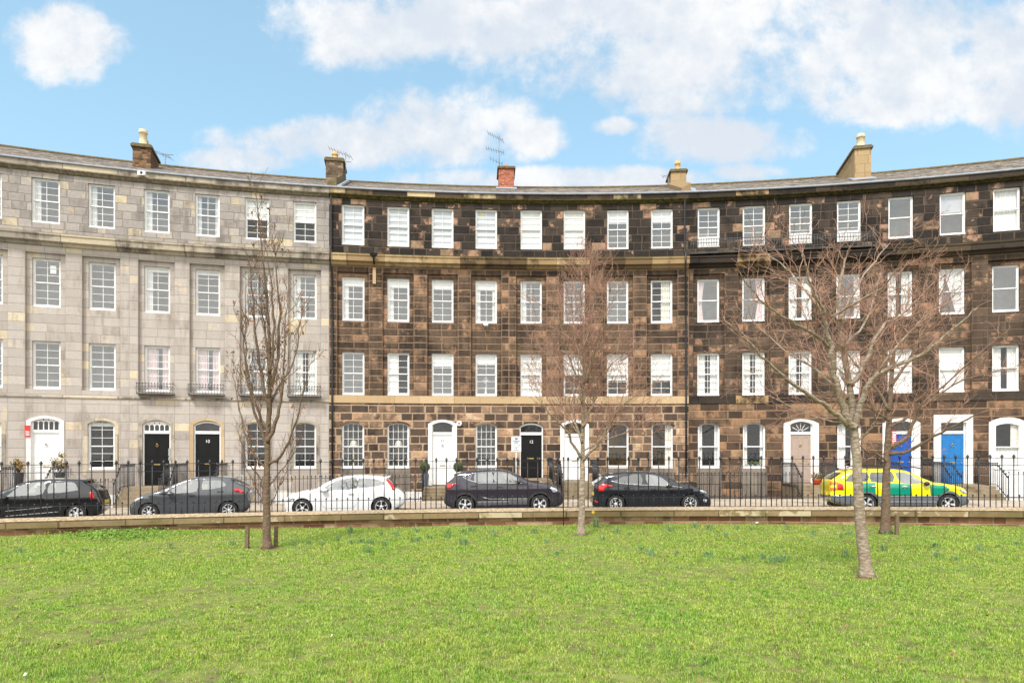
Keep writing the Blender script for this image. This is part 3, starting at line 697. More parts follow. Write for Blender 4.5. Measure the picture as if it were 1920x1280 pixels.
def door(house, b):
    kind = DOORS[b]; uc = BAY[b]; th = THR[b]
    wide = .70 if kind != 'black' else .60
    top = 3.83 if wide > .65 else 3.72; rise = .20; zs = top - rise
    square = (b == 20)
    sur = {1: .21, 9: .10, 12: .14, 17: .30, 19: .26, 20: .30}.get(b, .05)
    du = .47 if kind != 'black' else .53
    if b == 1: du = .50
    leaf_t = 3.09 if b != 12 else 3.02
    o0 = .12
    mats = {'white': 'white', 'black': 'black_door', 'taupe': 'taupe_door', 'blue': 'blue_door', 'royal': 'royal_door'}
    if b in (1, 9, 12, 17, 19, 20):
        mb = MB()                                                       # white painted stone surround, stands 25 mm proud
        s_ = .16 if b != 9 else .06
        fbox(mb, uc - wide - (.12 if b in (17, 19, 20) else 0.02), uc - du - .06, th - .1, zs if not square else top, -.025, .10)
        fbox(mb, uc + du + .06, uc + wide + (.12 if b in (17, 19, 20) else 0.02), th - .1, zs if not square else top, -.025, .10)
        ex = .12 if b in (17, 19, 20) else .02
        if square: fbox(mb, uc - wide - ex, uc + wide + ex, top, top + .16, -.03, .10); fbox(mb, uc - du - .06, uc + du + .06, 3.62, top, -.025, .10)
        else:
            A_ = arch_pts(uc - wide - ex, uc + wide + ex, zs, rise + .02); B_ = arch_pts(uc - du - .06, uc + du + .06, zs - .05, rise * .75)
            for q in range(len(A_) - 1):
                mb.face([P(*B_[q], -.025), P(*B_[q + 1], -.025), P(*A_[q + 1], -.025), P(*A_[q], -.025)])
                mb.face([P(*B_[q], -.025), P(*B_[q], .12), P(*B_[q + 1], .12), P(*B_[q + 1], -.025)])
                mb.face([P(*A_[q], -.025), P(*A_[q + 1], -.025), P(*A_[q + 1], .0), P(*A_[q], .0)])
        mb.build('door_surround', M['white_wall'], house)
    mb = MB()
    fbox(mb, uc - du, uc + du, th + .02, leaf_t, o0, o0 + .05)
    pan = mats[kind]
    for sx in (-1, 1):
        if kind == 'black' and b in (3,):
            rows = [(.06, .26), (.34, .36), (.46, .95)]
        rows = [(.05, .30), (.38, .46), (.54, .94)]
        for (q0, q1) in rows:
            a, c = uc + sx * .06, uc + sx * (du - .07); a, c = min(a, c), max(a, c)
            z0, z1 = th + .02 + (leaf_t - th) * q0, th + .02 + (leaf_t - th) * q1
            fbox(mb, a, c, z0, z0 + .03, o0 - .014, o0 - .001); fbox(mb, a, c, z1 - .03, z1, o0 - .014, o0 - .001)
            fbox(mb, a, a + .03, z0 + .03, z1 - .03, o0 - .014, o0 - .001); fbox(mb, c - .03, c, z0 + .03, z1 - .03, o0 - .014, o0 - .001)
    if b == 3: fbox(mb, uc - .012, uc + .012, th + .03, leaf_t, o0 - .018, o0 - .002)
    d = mb.build('door', M[pan], house)
    fr = MB()
    fbox(fr, uc - du - .065, uc - du - .002, th, zs, o0 - .03, o0 + .06); fbox(fr, uc + du + .002, uc + du + .065, th, zs, o0 - .03, o0 + .06)
    fbox(fr, uc - du, uc + du, leaf_t + .002, leaf_t + .14, o0 - .05, o0 + .06)
    fz0, fz1 = leaf_t + .14, (zs + .06 if not square else 3.60)
    A_ = arch_pts(uc - du - .06, uc + du + .06, zs - .002, rise * .85); B_ = arch_pts(uc - du, uc + du, zs - .05, rise * .72)
    for q in range(len(A_) - 1): fr.face([P(*B_[q], o0 - .03), P(*B_[q + 1], o0 - .03), P(*A_[q + 1], o0 - .03), P(*A_[q], o0 - .03)])
    if b in (1, 3):                                                     # gothic fanlight
        for q in range(6): x = uc - du + 2 * du * q / 5; fbox(fr, x - .02, x + .02, fz0, fz1 - .04, o0 - .02, o0 + .01)
        for q in range(5):
            c0, c1 = uc - du + 2 * du * q / 5 + .02, uc - du + 2 * du * (q + 1) / 5 - .02
            pts = [((c0 + c1) / 2 + (c1 - c0) / 2 * math.cos(a), fz1 - .16 + (c1 - c0) / 2 * math.sin(a)) for a in [math.pi - math.pi * i / 8 for i in range(9)]]
            for i in range(8): fr.face([P(*pts[i], o0 - .015), P(*pts[i + 1], o0 - .015), P(pts[i + 1][0], fz1 + .1, o0 - .015), P(pts[i][0], fz1 + .1, o0 - .015)])
    if b == 17:                                                         # spoked fanlight
        for q in range(1, 6):
            a = math.pi * q / 6; e = (uc + .44 * math.cos(a), fz0 + min(.44 * math.sin(a), fz1 - fz0 + .02) * 1.0)
            fr.tube([P(uc + .1 * math.cos(a), fz0 + .1 * math.sin(a), o0), P(*e, o0)], .016, 5)
        fr.tube([P(uc + .1 * math.cos(math.pi * i / 8), fz0 + .1 * math.sin(math.pi * i / 8), o0) for i in range(9)], .014, 5)
    fr.build('door_frame', M['white'], d)
    gl = MB(); gl.face([P(uc - du, fz0, o0 + .02), P(uc + du, fz0, o0 + .02)] + [P(*q, o0 + .02) for q in reversed(arch_pts(uc - du, uc + du, zs - .05, rise * .8))])
    gl.build('fanlight', M['pane_dark'], d)
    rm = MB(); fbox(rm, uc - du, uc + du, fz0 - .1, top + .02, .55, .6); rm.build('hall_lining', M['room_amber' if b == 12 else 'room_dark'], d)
    bx = MB(); hz = th + .95
    fbox(bx, uc - .13, uc + .13, hz, hz + .055, o0 - .022, o0 - .002); bx.build('letterbox', M['brass'], d)
    kn = MB(); c = P(uc, leaf_t - .52, o0 - .02)
    if b not in (4, 11):
        kn.tube([c + Vector((math.cos(a) * .055, 0, math.sin(a) * .055 - .03)) for a in [2 * math.pi * i / 12 for i in range(13)]], .012, 5)
        kn.lathe([(.0, -.03), (.03, -.03), (.034, 0), (.0, .012)], c + Vector((0, 0, .035)), 10, 0, True, 'y'); kn.build('door_knocker', M['steel'] if kind == 'white' else M['brass'], d)
    kb = MB(); kb.lathe([(0, -.05), (.03, -.045), (.034, -.02), (.015, 0)], P(uc + du - .1, hz + .02, o0), 10, 0, True, 'y'); kb.build('door_knob', M['brass'], d)
    num = {4: '10', 9: '11', 11: '12'}.get(b)
    if num:
        me = text_mesh(num, .21, M['sign_black'] if kind == 'white' else M['paper'], 'door_number')
        o = child('door_number', me, d, P(uc, leaf_t - .35 if b != 9 else leaf_t - .30, o0 - .02) - obj_base(d), 0); o.rotation_euler = (R_(90), 0, -uc / RAD)
    # steps from the pavement
    mb = MB(); pz = PAV(P(uc, 0).x); n = max(3, int(round((th - pz) / .15))); rise_ = (th - pz) / n
    hw = .88
    fbox(mb, uc - hw, uc + hw, -1.0, th - .01, -2.45, .1)
    for q in range(1, n):
        zt = th - .01 - rise_ * q; fbox(mb, uc - hw - .02, uc + hw + .02, -1.0, zt, -2.45 - .31 * q, -2.45 - .31 * (q - 1))
    mb.build('entrance_steps', M['steps'], house)


def balcony(parent, u0, u1, z, h, off0, off1, dense=None, name='balconette'):
    mb = MB()
    fbox(mb, u0, u1, z - .03, z, off0, off1)
    for zz in (z + .04, z + h * .72, z + h): fbox(mb, u0, u1, zz - .012, zz + .012, off0 - .005, off0 + .02)
    n = int((u1 - u0) / .125)
    for i in range(n + 1):
        u = u0 + .012 + (u1 - u0 - .024) * i / n
        mb.tube([P(u, z, off0 + .008), P(u, z + h, off0 + .008)], .010 if dense is None else .013, 4)
        if dense is None or any(a < u < b for a, b in dense):
            mb.tube([P(u + .06 * math.cos(a), z + h * .5 + .07 * math.sin(a), off0 + .008) for a in [math.pi * 2 * q / 8 for q in range(9)]], .008, 4)
            mb.lathe([(.0, 0), (.03, .03), (.0, .06)], P(u, z + h, off0 + .008), 6)
    for u in (u0, u1):
        for zz in (z + .04, z + h): mb.tube([P(u, zz, off0 + .008), P(u, zz, off1)], .012, 4)
    return mb.build(name, M['old_iron'], parent)


def chimney(house, u, off, w, depth, zb, zt, m, cap_h=.18, pots=()):
    mb = MB(); fbox(mb, u - w / 2, u + w / 2, zb, zt, off, off + depth); ch = mb.build('chimney', M[m], house)
    mb = MB(); fbox(mb, u - w / 2 - .08, u + w / 2 + .08, zt, zt + cap_h * .6, off - .08, off + depth + .08); fbox(mb, u - w / 2 - .03, u + w / 2 + .03, zt + cap_h * .6, zt + cap_h, off - .03, off + depth + .03)
    mb.build('chimney_cap', M['cap'], ch)
    for (do, r, h, pm) in pots:
        mb = MB(); c = P(u, zt + cap_h, off + do)
        mb.lathe([(r * 1.15, 0), (r * 1.15, .08), (r, .12), (r * .92, h - .22), (r * 1.1, h - .2), (r * 1.1, h - .12), (r * .9, h - .1), (r * 1.05, h - .02), (r * .8, h), (r * .7, h - .3)], c, 14)
        mb.build('chimney_pot', M[pm], ch)
    mb = MB()
    fbox(mb, u - w / 2 - .03, u + w / 2 + .03, zb, zb + .02, off - .1, off + depth)
    return ch


HLAB = ['pale grey stone terraced house with a white panelled front door and two potted shrubs',
        'pale grey stone terraced house with iron balconettes and two black doors',
        'brown and soot-stained terraced house with three many-paned ground windows and a white door',
        'brown stone terraced house with a black and a white door behind the slim tree',
        'dark brown terraced house with a taupe door and a long iron balcony',
        'dark brown terraced house with two blue front doors and a white painted window surround']
houses = []
for k, (b0, b1) in enumerate(HOUSES):
    ua, ub = EDGE[k], EDGE[k + 1]; st = STYLE[k]; sm = SM[st]
    hs = thing('terraced_house', HLAB[k], 'house', P((ua + ub) / 2, 0, 0), 0, 'houses of the crescent'); houses.append(hs)
    wl = wall_mesh(k).build('wall', [M[sm[0]], M[sm[1]], M[sm[2]]], hs)
    kn = [ua]                                                            # block bond: piers and window bays alternate
    for b in range(b0, b1 + 1): kn += [BAY[b] - .77, BAY[b] + .77]
    kn.append(ub); kn = np.array(kn)
    uvd = np.empty(len(wl.data.loops) * 2); wl.data.uv_layers[0].data.foreach_get('uv', uvd); uu = uvd[0::2]
    nf_ = len(wl.data.polygons); ls = np.empty(nf_, int); lt = np.empty(nf_, int); wl.data.polygons.foreach_get('loop_start', ls); wl.data.polygons.foreach_get('loop_total', lt)
    cen = np.repeat(np.add.reduceat(uu, ls) / lt, lt); si = np.clip(np.searchsorted(kn, cen) - 1, 0, len(kn) - 2)
    cc = si + np.clip((uu - kn[si]) / (kn[si + 1] - kn[si]), .0005, .9995)
    bl_ = wl.data.uv_layers.new(name='bond'); out = np.empty_like(uvd); out[0::2] = cc + 20 * k; out[1::2] = (kn[si + 1] - kn[si]); bl_.data.foreach_set('uv', out)
    # string course over the ground floor
    mb = MB()
    pr = [(0, 4.64), (-.06, 4.66), (-.06, 5.02), (RD, 5.05)] if st == 'brown' else ([(0, 4.64), (-.045, 4.65), (-.045, 4.74), (-.02, 4.76), (-.02, 5.03), (RD, 5.05)] if st == 'dark' else [(0, 4.66), (-.05, 4.68), (-.05, 4.75), (0, 4.78)])
    sweep(mb, pr, ua, ub); mb.build('string_course', M['tan_band' if st == 'brown' else sm[3]], hs)
    # main cornice
    mb = MB()
    pr = [(0, 11.42), (-.10, 11.46), (-.14, 11.56), (-.34, 11.60), (-.36, 11.82), (-.40, 11.86), (-.40, 11.92), (0.04, 12.08)]
    sweep(mb, pr, ua, ub, mis=[0, 0, 0, 0, 0, 0, 1]); mb.build('cornice', [M[sm[4]], M[sm[5]]], hs)
    # frieze over the recessed bays is the wall itself; parapet with a moulding on top
    mb = MB()
    pr = [(.04, 14.72), (-.04, 14.76), (-.10, 14.84), (-.16, 14.88), (-.16, 14.93), (-.06, 14.96), (-.06, 15.20), (.10, 15.22)]
    sweep(mb, pr, ua, ub, mis=[1, 1, 1, 1, 1, 0, 0]); mb.build('parapet', [M[sm[3]], M[sm[5]]], hs)
    mb = MB(); sweep(mb, [(-.10, 15.18), (-.14, 15.21), (-.14, 15.27), (.05, 15.31)], ua, ub); mb.build('gutter', M['lead'], hs)
    mb = MB()
    n = int((ub - ua) / .55) + 1
    for i in range(n):
        a, b = ua + (ub - ua) * i / n, ua + (ub - ua) * (i + 1) / n
        for (oa, za, ob, zb) in ((.0, 15.27, 6.5, 18.05), (6.5, 18.05, 13.0, 15.2)):
            L = math.hypot(ob - oa, zb - za)
            mb.face([P(a, za, oa), P(b, za, oa), P(b, zb, ob), P(a, zb, ob)], 0, [(a, 0), (b, 0), (b, L), (a, L)])
    roof = mb.build('roof', M['slate'], hs)
    mb = MB(); mb.tube([P(ua + (ub - ua) * i / n, 18.07, 6.5) for i in range(n + 1)], .09, 6); mb.build('roof_ridge', M['cap'], roof)
    for b in range(b0, b1 + 1):
        for r in (3, 2, 1, 0):
            if b in WIN[r]: window(hs, b, r, WIN[r][b])
        if b in DOORS: door(hs, b)
    for b in range(b0, b1 + 1):
        if st == 'grey' and b != 1:                                     # ashlar margin round each arched opening
            mb = MB(); w_ = WHALF if b not in DOORS else .60; z0_, zt_ = (ZB[0] - .25, ZT[0]) if b not in DOORS else (THR[b], 3.72); rr = .17 if b not in DOORS else .2
            A_ = arch_pts(BAY[b] - w_ - .16, BAY[b] + w_ + .16, zt_ - rr + .06, rr + .05); B_ = arch_pts(BAY[b] - w_, BAY[b] + w_, zt_ - rr, rr)
            for q in range(len(A_) - 1): mb.face([P(*B_[q], -.02), P(*B_[q + 1], -.02), P(*A_[q + 1], -.02), P(*A_[q], -.02)], 0, [B_[q], B_[q + 1], A_[q + 1], A_[q]])
            for sx in (-1, 1):
                a, c = sorted((BAY[b] + sx * w_, BAY[b] + sx * (w_ + .16))); fbox(mb, a, c, z0_, zt_ - rr + .03, -.02, .0)
            mb.build('window_margin' if b not in DOORS else 'door_margin', M['grey_trim' if b != 4 else 'tan_band'], hs)
        if st != 'grey' and b not in DOORS and b != 21:
            mb = MB()
            A_ = arch_pts(BAY[b] - WHALF - .12, BAY[b] + WHALF + .12, ZT[0] - .13, .22); B_ = arch_pts(BAY[b] - WHALF, BAY[b] + WHALF, ZT[0] - .17, .17)
            for q in range(len(A_) - 1): mb.face([P(*B_[q], -.012), P(*B_[q + 1], -.012), P(*A_[q + 1], -.012), P(*A_[q], -.012)], 0, [B_[q], B_[q + 1], A_[q + 1], A_[q]])
            mb.build('window_arch', M['dark_base'], hs)
        if b not in DOORS and b != 21:                                  # stone apron under each ground floor window
            mb = MB(); fbox(mb, BAY[b] - .60, BAY[b] + .60, .64, ZB[0] - .002, -.03, .02); mb.build('window_apron', M['grey_panel' if st != 'grey' else 'grey_ashlar'], hs)
            mb = MB(); fbox(mb, BAY[b] - .60, BAY[b] + .60, -2.3, .60, -.08, -.04); mb.build('basement_panel', M['grey_panel' if st != 'grey' else 'grey_ashlar'], hs)

# iron balconies
for b in (3, 4, 5, 6): balcony(houses[1], BAY[b] - .78, BAY[b] + .78, 4.93, .46, -.36, .09)
balcony(houses[4], EDGE[4] + .05, EDGE[5] - .05, 12.09, .66, -.33, .03, [(BAY[b] - .5, BAY[b] + .5) for b in (15, 16, 17, 18)], 'balcony_railing')
# white painted surround and area wall of the last window
mb = MB(); u = BAY[21]
fbox(mb, u - .74, u - WHALF, .0, 3.62, -.03, .1); fbox(mb, u + WHALF, u + .74, .0, 3.62, -.03, .1)
A_ = arch_pts(u - .74, u + .74, 3.62, .22); B_ = arch_pts(u - WHALF, u + WHALF, 3.43, .17)
for q in range(len(A_) - 1): mb.face([P(*B_[q], -.03), P(*B_[q + 1], -.03), P(*A_[q + 1], -.03), P(*A_[q], -.03)])
fbox(mb, u - WHALF, u + 1.2, -2.3, 1.418, -.06, .1)
mb.build('white_window_surround', M['white_wall'], houses[5])
for (k, px0, px1) in ((0, 150, 226), (1, 515, 560), (2, 755, 792)):
    mb = MB(); fbox(mb, arc_hit(px0)[0], arc_hit(px1)[0], -2.3, .26, -.13, -.052); mb.build('painted_basement_wall', M['white_wall'], houses[k])
# downpipes and hopper at the house breaks
for (k, px) in ((2, 621), (4, 1283.5)):
    u = arc_hit(px)[0]; mb = MB()
    mb.tube([P(u, 14.9, -.10), P(u, 12.3, -.04), P(u - .02, 12.05, -.45), P(u - .02, 11.5, -.45), P(u + .04, 11.1, -.06), P(u + .06, 8, -.06), P(u + .06, 4.9, -.12), P(u + .06, 1.0, -.07)], .045, 8)
    mb.build('downpipe', M['iron'], houses[k])
mb = MB(); u = arc_hit(702)[0]
mb.lathe([(.05, -.18), (.19, -.02), (.20, .02)], P(u, 11.86, -.62), 12); mb.tube([P(u, 11.7, -.62), P(u, 11.5, -.2)], .05, 6); hp = mb.build('rainwater_hopper', M['iron'], houses[2])
mb = MB(); fbox(mb, u - .08, u + .08, 10.55, 11.35, -.09, -.002); mb.build('hopper_bracket', M['tan_band'], hp)
u = arc_hit(318)[0]; mb = MB(); fbox(mb, u - .05, u + .05, 2.05, 2.40, -.035, .0); fbox(mb, u - .045, u + .045, 1.84, 2.0, -.03, .0); mb.build('entry_phone_panel', M['steel'], houses[1])
# chimneys
def row_z(px, py, off): return EYE + (HOR - py) / F * arc_hit(px, off)[1]


chimney(houses[1], arc_hit(265.5, 2.8)[0], 2.8, .78, 1.9, 15.9, row_z(265, 276, 2.8), 'brick_dark', .18, [(.35, .19, .85, 'pot_cream'), (.8, .15, .5, 'pot_orange'), (1.2, .15, .45, 'pot_orange'), (1.6, .15, .45, 'pot_orange')])
chimney(houses[1], arc_hit(627, 4.6)[0], 4.6, .88, 1.6, 15.5, row_z(627, 302, 4.6), 'brick_grey', .2, [(.45, .17, .50, 'pot_tan'), (1.1, .16, .40, 'pot_tan')])
chimney(houses[3], arc_hit(949.5, 5.0)[0], 5.0, .82, 1.6, 16.5, row_z(949, 316, 5.0), 'brick_red', .14, [(.5, .12, .28, 'pot_orange')])
chimney(houses[4], arc_hit(1272.5, 4.4)[0], 4.4, .80, 1.5, 16.0, row_z(1272, 322, 4.4), 'stone_tan', .16, [(.4, .16, .60, 'pot_tan')])
chimney(houses[5], arc_hit(1618, 2.4)[0], 2.4, .76, 3.3, 15.6, row_z(1618, 279, 2.4), 'stone_tan', .18, [(.4, .20, .75, 'pot_cream'), (1.1, .10, .45, 'pot_orange'), (2.0, .16, .5, 'pot_orange'), (2.8, .16, .45, 'pot_orange')])
for k, px in ((2, 621), (4, 1286)):                                     # party wall skews running up the roof
    u = arc_hit(px)[0]; mb = MB()
    a = [P(u + du, z, o) for (o, z) in ((.05, 15.25), (4.9, 17.35)) for dz in (0, .24) for du in (-.2, .25) for z in (z + dz,)]
    mb.hexa([a[0], a[1], a[4], a[5], a[2], a[3], a[6], a[7]]); mb.build('roof_skew', M['stone_tan' if k == 4 else 'cap'], houses[k])
    mb = MB(); a = [P(u + du, z, o) for (o, z) in ((.0, 15.30), (4.9, 17.45)) for dz in (0, .06) for du in (.27, .50) for z in (z + dz,)]
    mb.hexa([a[0], a[1], a[4], a[5], a[2], a[3], a[6], a[7]]); mb.build('roof_flashing', M['lead'], houses[k])
for (k, px, off) in ((5, 1616, 2.3), (3, 949.5, 4.9)):
    u = arc_hit(px, off)[0]; mb = MB(); z = 15.27 + off * .428
    a = [P(u + du, zz + dz, o) for (o, zz) in ((off - .4, z - .16), (off + .5, z + .24)) for dz in (.02, .08) for du in (-.55, .55)]
    mb.hexa([a[0], a[1], a[4], a[5], a[2], a[3], a[6], a[7]]); mb.build('chimney_flashing', M['lead'], houses[k])


# ------------------------------------------------------------------ ground
def strip(name, m, o0, o1, zf, u0=-34, u1=34, drop=None, uvs=True):
    mb = MB(); n = 68
    for i in range(n):
        a, b = u0 + (u1 - u0) * i / n, u0 + (u1 - u0) * (i + 1) / n
        q = [P(a, 0, o0), P(b, 0, o0), P(b, 0, o1), P(a, 0, o1)]
        for p in q: p.z = zf(p.x)
        mb.face(q, 0, [(a, o0), (b, o0), (b, o1), (a, o1)])
        if drop is not None:
            e, f_ = P(a, 0, o0), P(b, 0, o0); e.z, f_.z = zf(e.x), zf(f_.x)
            mb.face([e, f_, f_ - Vector((0, 0, drop)), e - Vector((0, 0, drop))], 0, [(a, 0), (b, 0), (b, -drop), (a, -drop)])
            e, f_ = P(a, 0, o1), P(b, 0, o1); e.z, f_.z = zf(e.x), zf(f_.x)
            mb.face([e, f_, f_ - Vector((0, 0, 2.6)), e - Vector((0, 0, 2.6))], 0, [(a, 0), (b, 0), (b, -2.6), (a, -2.6)])
    return structure(mb.build(name, m))


strip('pavement', M['paving'], -7.32, AREA + .12, PAV, drop=.14)
strip('kerb', mat('granite kerb', S(150, 142, 132), .8, 0, .2, .2, 6), -7.48, -7.323, lambda x: PAV(x) - .004, drop=.12)
strip('road', M['asphalt'], -14.6, -7.3, ROAD)
mb = MB(); mb.face([(-400, -400, -2.42), (400, -400, -2.42), (400, 400, -2.42), (-400, 400, -2.42)]); structure(mb.build('ground', M['asphalt']))

# lawn and the ground under it
FX, FR, FV = 3.2, 58.0, 19.5          # arc of the garden wall
FY = FV - FR


def FP(s, z, off=0.0):
    a = s / FR; r = FR + off
    return Vector((FX + r * math.sin(a), FY + r * math.cos(a), z))


LZ = lambda x, y: 0.02 * mnoise.noise((x * .5, y * .5, 3)) + 0.035 * mnoise.noise((x * .16, y * .16, 1)) + 0.004 * x + .195
def on_lawn(px, py):
    """point on the lawn seen at a photo pixel"""
    d = (EYE - .0) * F / (py - HOR)
    for _ in range(4): d = (EYE - LZ((px - 960) / F * d, d)) * F / (py - HOR)
    return Vector(((px - 960) / F * d, d, LZ((px - 960) / F * d, d)))


m = bpy.data.materials.new('lawn soil and turf'); m.use_nodes = True; gg = G(m.node_tree)
oc = gg.n('ShaderNodeTexCoord').outputs['Object']
c = gg.ramp(gg.noise(oc, 3.5, 8, .7), [(.28, (.15, .12, .075, 1)), (.40, (.19, .19, .07, 1)), (.6, (.25, .29, .075, 1)), (.78, (.34, .33, .15, 1))])
c = gg.mix(gg.mr(gg.m('ADD', gg.noise(oc, 22, 6, .7), gg.m('MULTIPLY', gg.noise(oc, .7, 4, .6), .35)), .78, .88), c, (.10, .075, .05, 1))
b = gg.n('ShaderNodeBump', {'Height': gg.noise(oc, 60, 6, .7), 'Strength': .8, 'Distance': .03})
p = gg.n('ShaderNodeBsdfPrincipled', {'Base Color': c, 'Roughness': .95, 'Specular IOR Level': .1, 'Normal': b.outputs[0]}); gg.n('ShaderNodeOutputMaterial', {0: p.outputs[0]})
mb = MB(); nx, ny = 150, 110
xs = np.linspace(-30, 30, nx + 1)
vs = []
for j in range(ny + 1):
    for x in xs:
        ye = FY + math.sqrt((FR - .1) ** 2 - (x - FX) ** 2)
        y = -16 + (ye + 16) * j / ny; vs.append((x, y, LZ(x, y)))
mb.faces(vs, [(j * (nx + 1) + i, j * (nx + 1) + i + 1, (j + 1) * (nx + 1) + i + 1, (j + 1) * (nx + 1) + i) for j in range(ny) for i in range(nx)], 0, True)
structure(mb.build('lawn', m))

BASES = [(p_.x, p_.y) for p_ in (on_lawn(1626, 1081), on_lawn(1661, 1000), on_lawn(1090, 1003), on_lawn(501, 1028))]
# grass blades: one object that nobody could count
rng = np.random.default_rng(5)


def blades(N, D, X, hmin, hmax, wbase, name, material, lean=.6):
    ye = FY + np.sqrt((FR - .32) ** 2 - (X - FX) ** 2); keep = D < ye; X, D = X[keep], D[keep]; N = len(X)
    dens = np.array([.30 * mnoise.noise((x * .28 + 9, y * .28, 1.3)) + .5 * mnoise.noise((x * .8, y * .8, 7.7)) + .6 * mnoise.noise((x * 2.7, y * 2.7, 2.2)) + .9 * mnoise.noise((x * 6.5, y * 6.5, 4.1)) for x, y in zip(X, D)])
    dt = np.full(N, 9.0)
    for (tx, ty) in BASES: dt = np.minimum(dt, np.hypot(X - tx, D - ty))
    k = (dens - 1.1 * np.clip(1 - dt / .42, 0, 1)) > rng.uniform(-.80, .24, N); X, D, dens = X[k], D[k], dens[k]; N = len(X)
    Z = np.array([LZ(x, y) for x, y in zip(X, D)]) - .004
    hgt = rng.uniform(hmin, hmax, N) * (1 + .75 * np.clip(dens, -.6, 1)); w = wbase * rng.uniform(.7, 1.4, N) * np.clip(D / 6.0, .7, 2.6)
    az = rng.uniform(0, 2 * np.pi, N); ln = rng.uniform(.15, lean + .35, N)
    dx_, dy_ = np.cos(az), np.sin(az); px_, py_ = -dy_ * w, dx_ * w
    V = np.empty((N, 5, 3)); mx_ = hgt * .55
    V[:, 0] = np.stack([X - px_, D - py_, Z], 1); V[:, 1] = np.stack([X + px_, D + py_, Z], 1)
    bx_, by_ = X + dx_ * hgt * ln * .35, D + dy_ * hgt * ln * .35
    V[:, 2] = np.stack([bx_ + px_ * .8, by_ + py_ * .8, Z + mx_], 1); V[:, 3] = np.stack([bx_ - px_ * .8, by_ - py_ * .8, Z + mx_], 1)
    V[:, 4] = np.stack([X + dx_ * hgt * ln, D + dy_ * hgt * ln, Z + hgt * np.clip(1.05 - ln * .45, .3, 1)], 1)
    me = bpy.data.meshes.new(name); me.vertices.add(N * 5); me.vertices.foreach_set('co', V.reshape(-1))
    idx = np.arange(N)[:, None] * 5 + np.array([[0, 1, 2, 3, 3, 2, 4]]); me.loops.add(N * 7); me.loops.foreach_set('vertex_index', idx.reshape(-1).astype(np.int32))
    st = (np.arange(N)[:, None] * 7 + np.array([[0, 4]])).reshape(-1).astype(np.int32)
    me.polygons.add(N * 2); me.polygons.foreach_set('loop_start', st)
    me.update(); me.validate(); me.materials.append(material)
    o = bpy.data.objects.new(name, me); col.objects.link(o); o['kind'] = 'stuff'; return o


m = bpy.data.materials.new('grass blades'); m.use_nodes = True; gg = G(m.node_tree)
oc = gg.n('ShaderNodeTexCoord').outputs['Object']
rnd = gg.n('ShaderNodeNewGeometry').outputs['Random Per Island']
c1 = gg.ramp(rnd, [(0, (.15, .27, .035, 1)), (.3, (.27, .43, .052, 1)), (.64, (.35, .52, .07, 1)), (.82, (.44, .56, .115, 1)), (.92, (.55, .55, .22, 1)), (1, (.58, .50, .30, 1))])
c2 = gg.ramp(gg.noise(oc, .9, 6, .65), [(.3, (.78, .95, .9, 1)), (.5, (1, 1, 1, 1)), (.7, (1.2, 1.05, 1.15, 1))])
c2 = gg.mix(1.0, c2, gg.ramp(gg.noise(oc, 7.0, 5, .7), [(.30, (.48, .57, .55, 1)), (.46, (.95, .98, .90, 1)), (.66, (1.25, 1.15, 1.10, 1))]), 'MULTIPLY')
c = gg.mix(1.0, c1, c2, 'MULTIPLY')
p = gg.n('ShaderNodeBsdfPrincipled', {'Base Color': c, 'Roughness': .6, 'Specular IOR Level': .3})
tl = gg.n('ShaderNodeBsdfTranslucent', {0: c}); mx = gg.n('ShaderNodeMixShader', {0: .35, 1: p.outputs[0], 2: tl.outputs[0]})
gg.n('ShaderNodeOutputMaterial', {0: mx.outputs[0]})
N = 760000
D = np.exp(rng.uniform(np.log(5.2), np.log(20.5), N)); X = rng.uniform(-1, 1, N) * (.80 * D + 1.5)
gr = blades(N, D, X, .020, .046, .0027, 'grass', m)
gr['label'] = 'short spring lawn grass covering the garden'; gr['category'] = 'grass'

# ------------------------------------------------------------------ garden wall with its railing
WZ = lambda s: 0.66 + .0065 * FP(s, 0).x
S0, S1 = -21.0, 17.5
gw = thing('garden_wall', 'low sandstone garden wall with a broad coping under the iron railing', 'wall', FP(0, 0))
mb = MB(); n = 70
for i in range(n):
    a, b = S0 + (S1 - S0) * i / n, S0 + (S1 - S0) * (i + 1) / n
    za, zb = WZ(a) - .262, WZ(b) - .262
    mb.face([FP(a, -.1, -.16), FP(b, -.1, -.16), FP(b, zb, -.16), FP(a, za, -.16)], 0, [(a, -.3), (b, -.3), (b, zb), (a, za)])
    mb.face([FP(a, -.5, .2), FP(b, -.5, .2), FP(b, zb, .2), FP(a, za, .2)], 0, [(a, -.5), (b, -.5), (b, zb), (a, za)])
mb.build('stone_courses', M['garden_stone'], gw)
mb = MB()
pr = [(-.15, -.265), (-.27, -.25), (-.27, -.075), (-.25, -.06), (.0, -.005), (.25, -.06), (.27, -.25), (.15, -.265)]
for i in range(n):
    a, b = S0 + (S1 - S0) * i / n, S0 + (S1 - S0) * (i + 1) / n
    for j in range(len(pr) - 1):
        (oa, da), (ob, db) = pr[j], pr[j + 1]
        mb.face([FP(a, WZ(a) + da, oa), FP(b, WZ(b) + da, oa), FP(b, WZ(b) + db, ob), FP(a, WZ(a) + db, ob)], 1 if 2 <= j <= 4 else 0, [(a, .1 + da), (b, .1 + da), (b, .1 + db), (a, .1 + db)])
mb.build('coping', [M['coping'], M['coping_top']], gw)


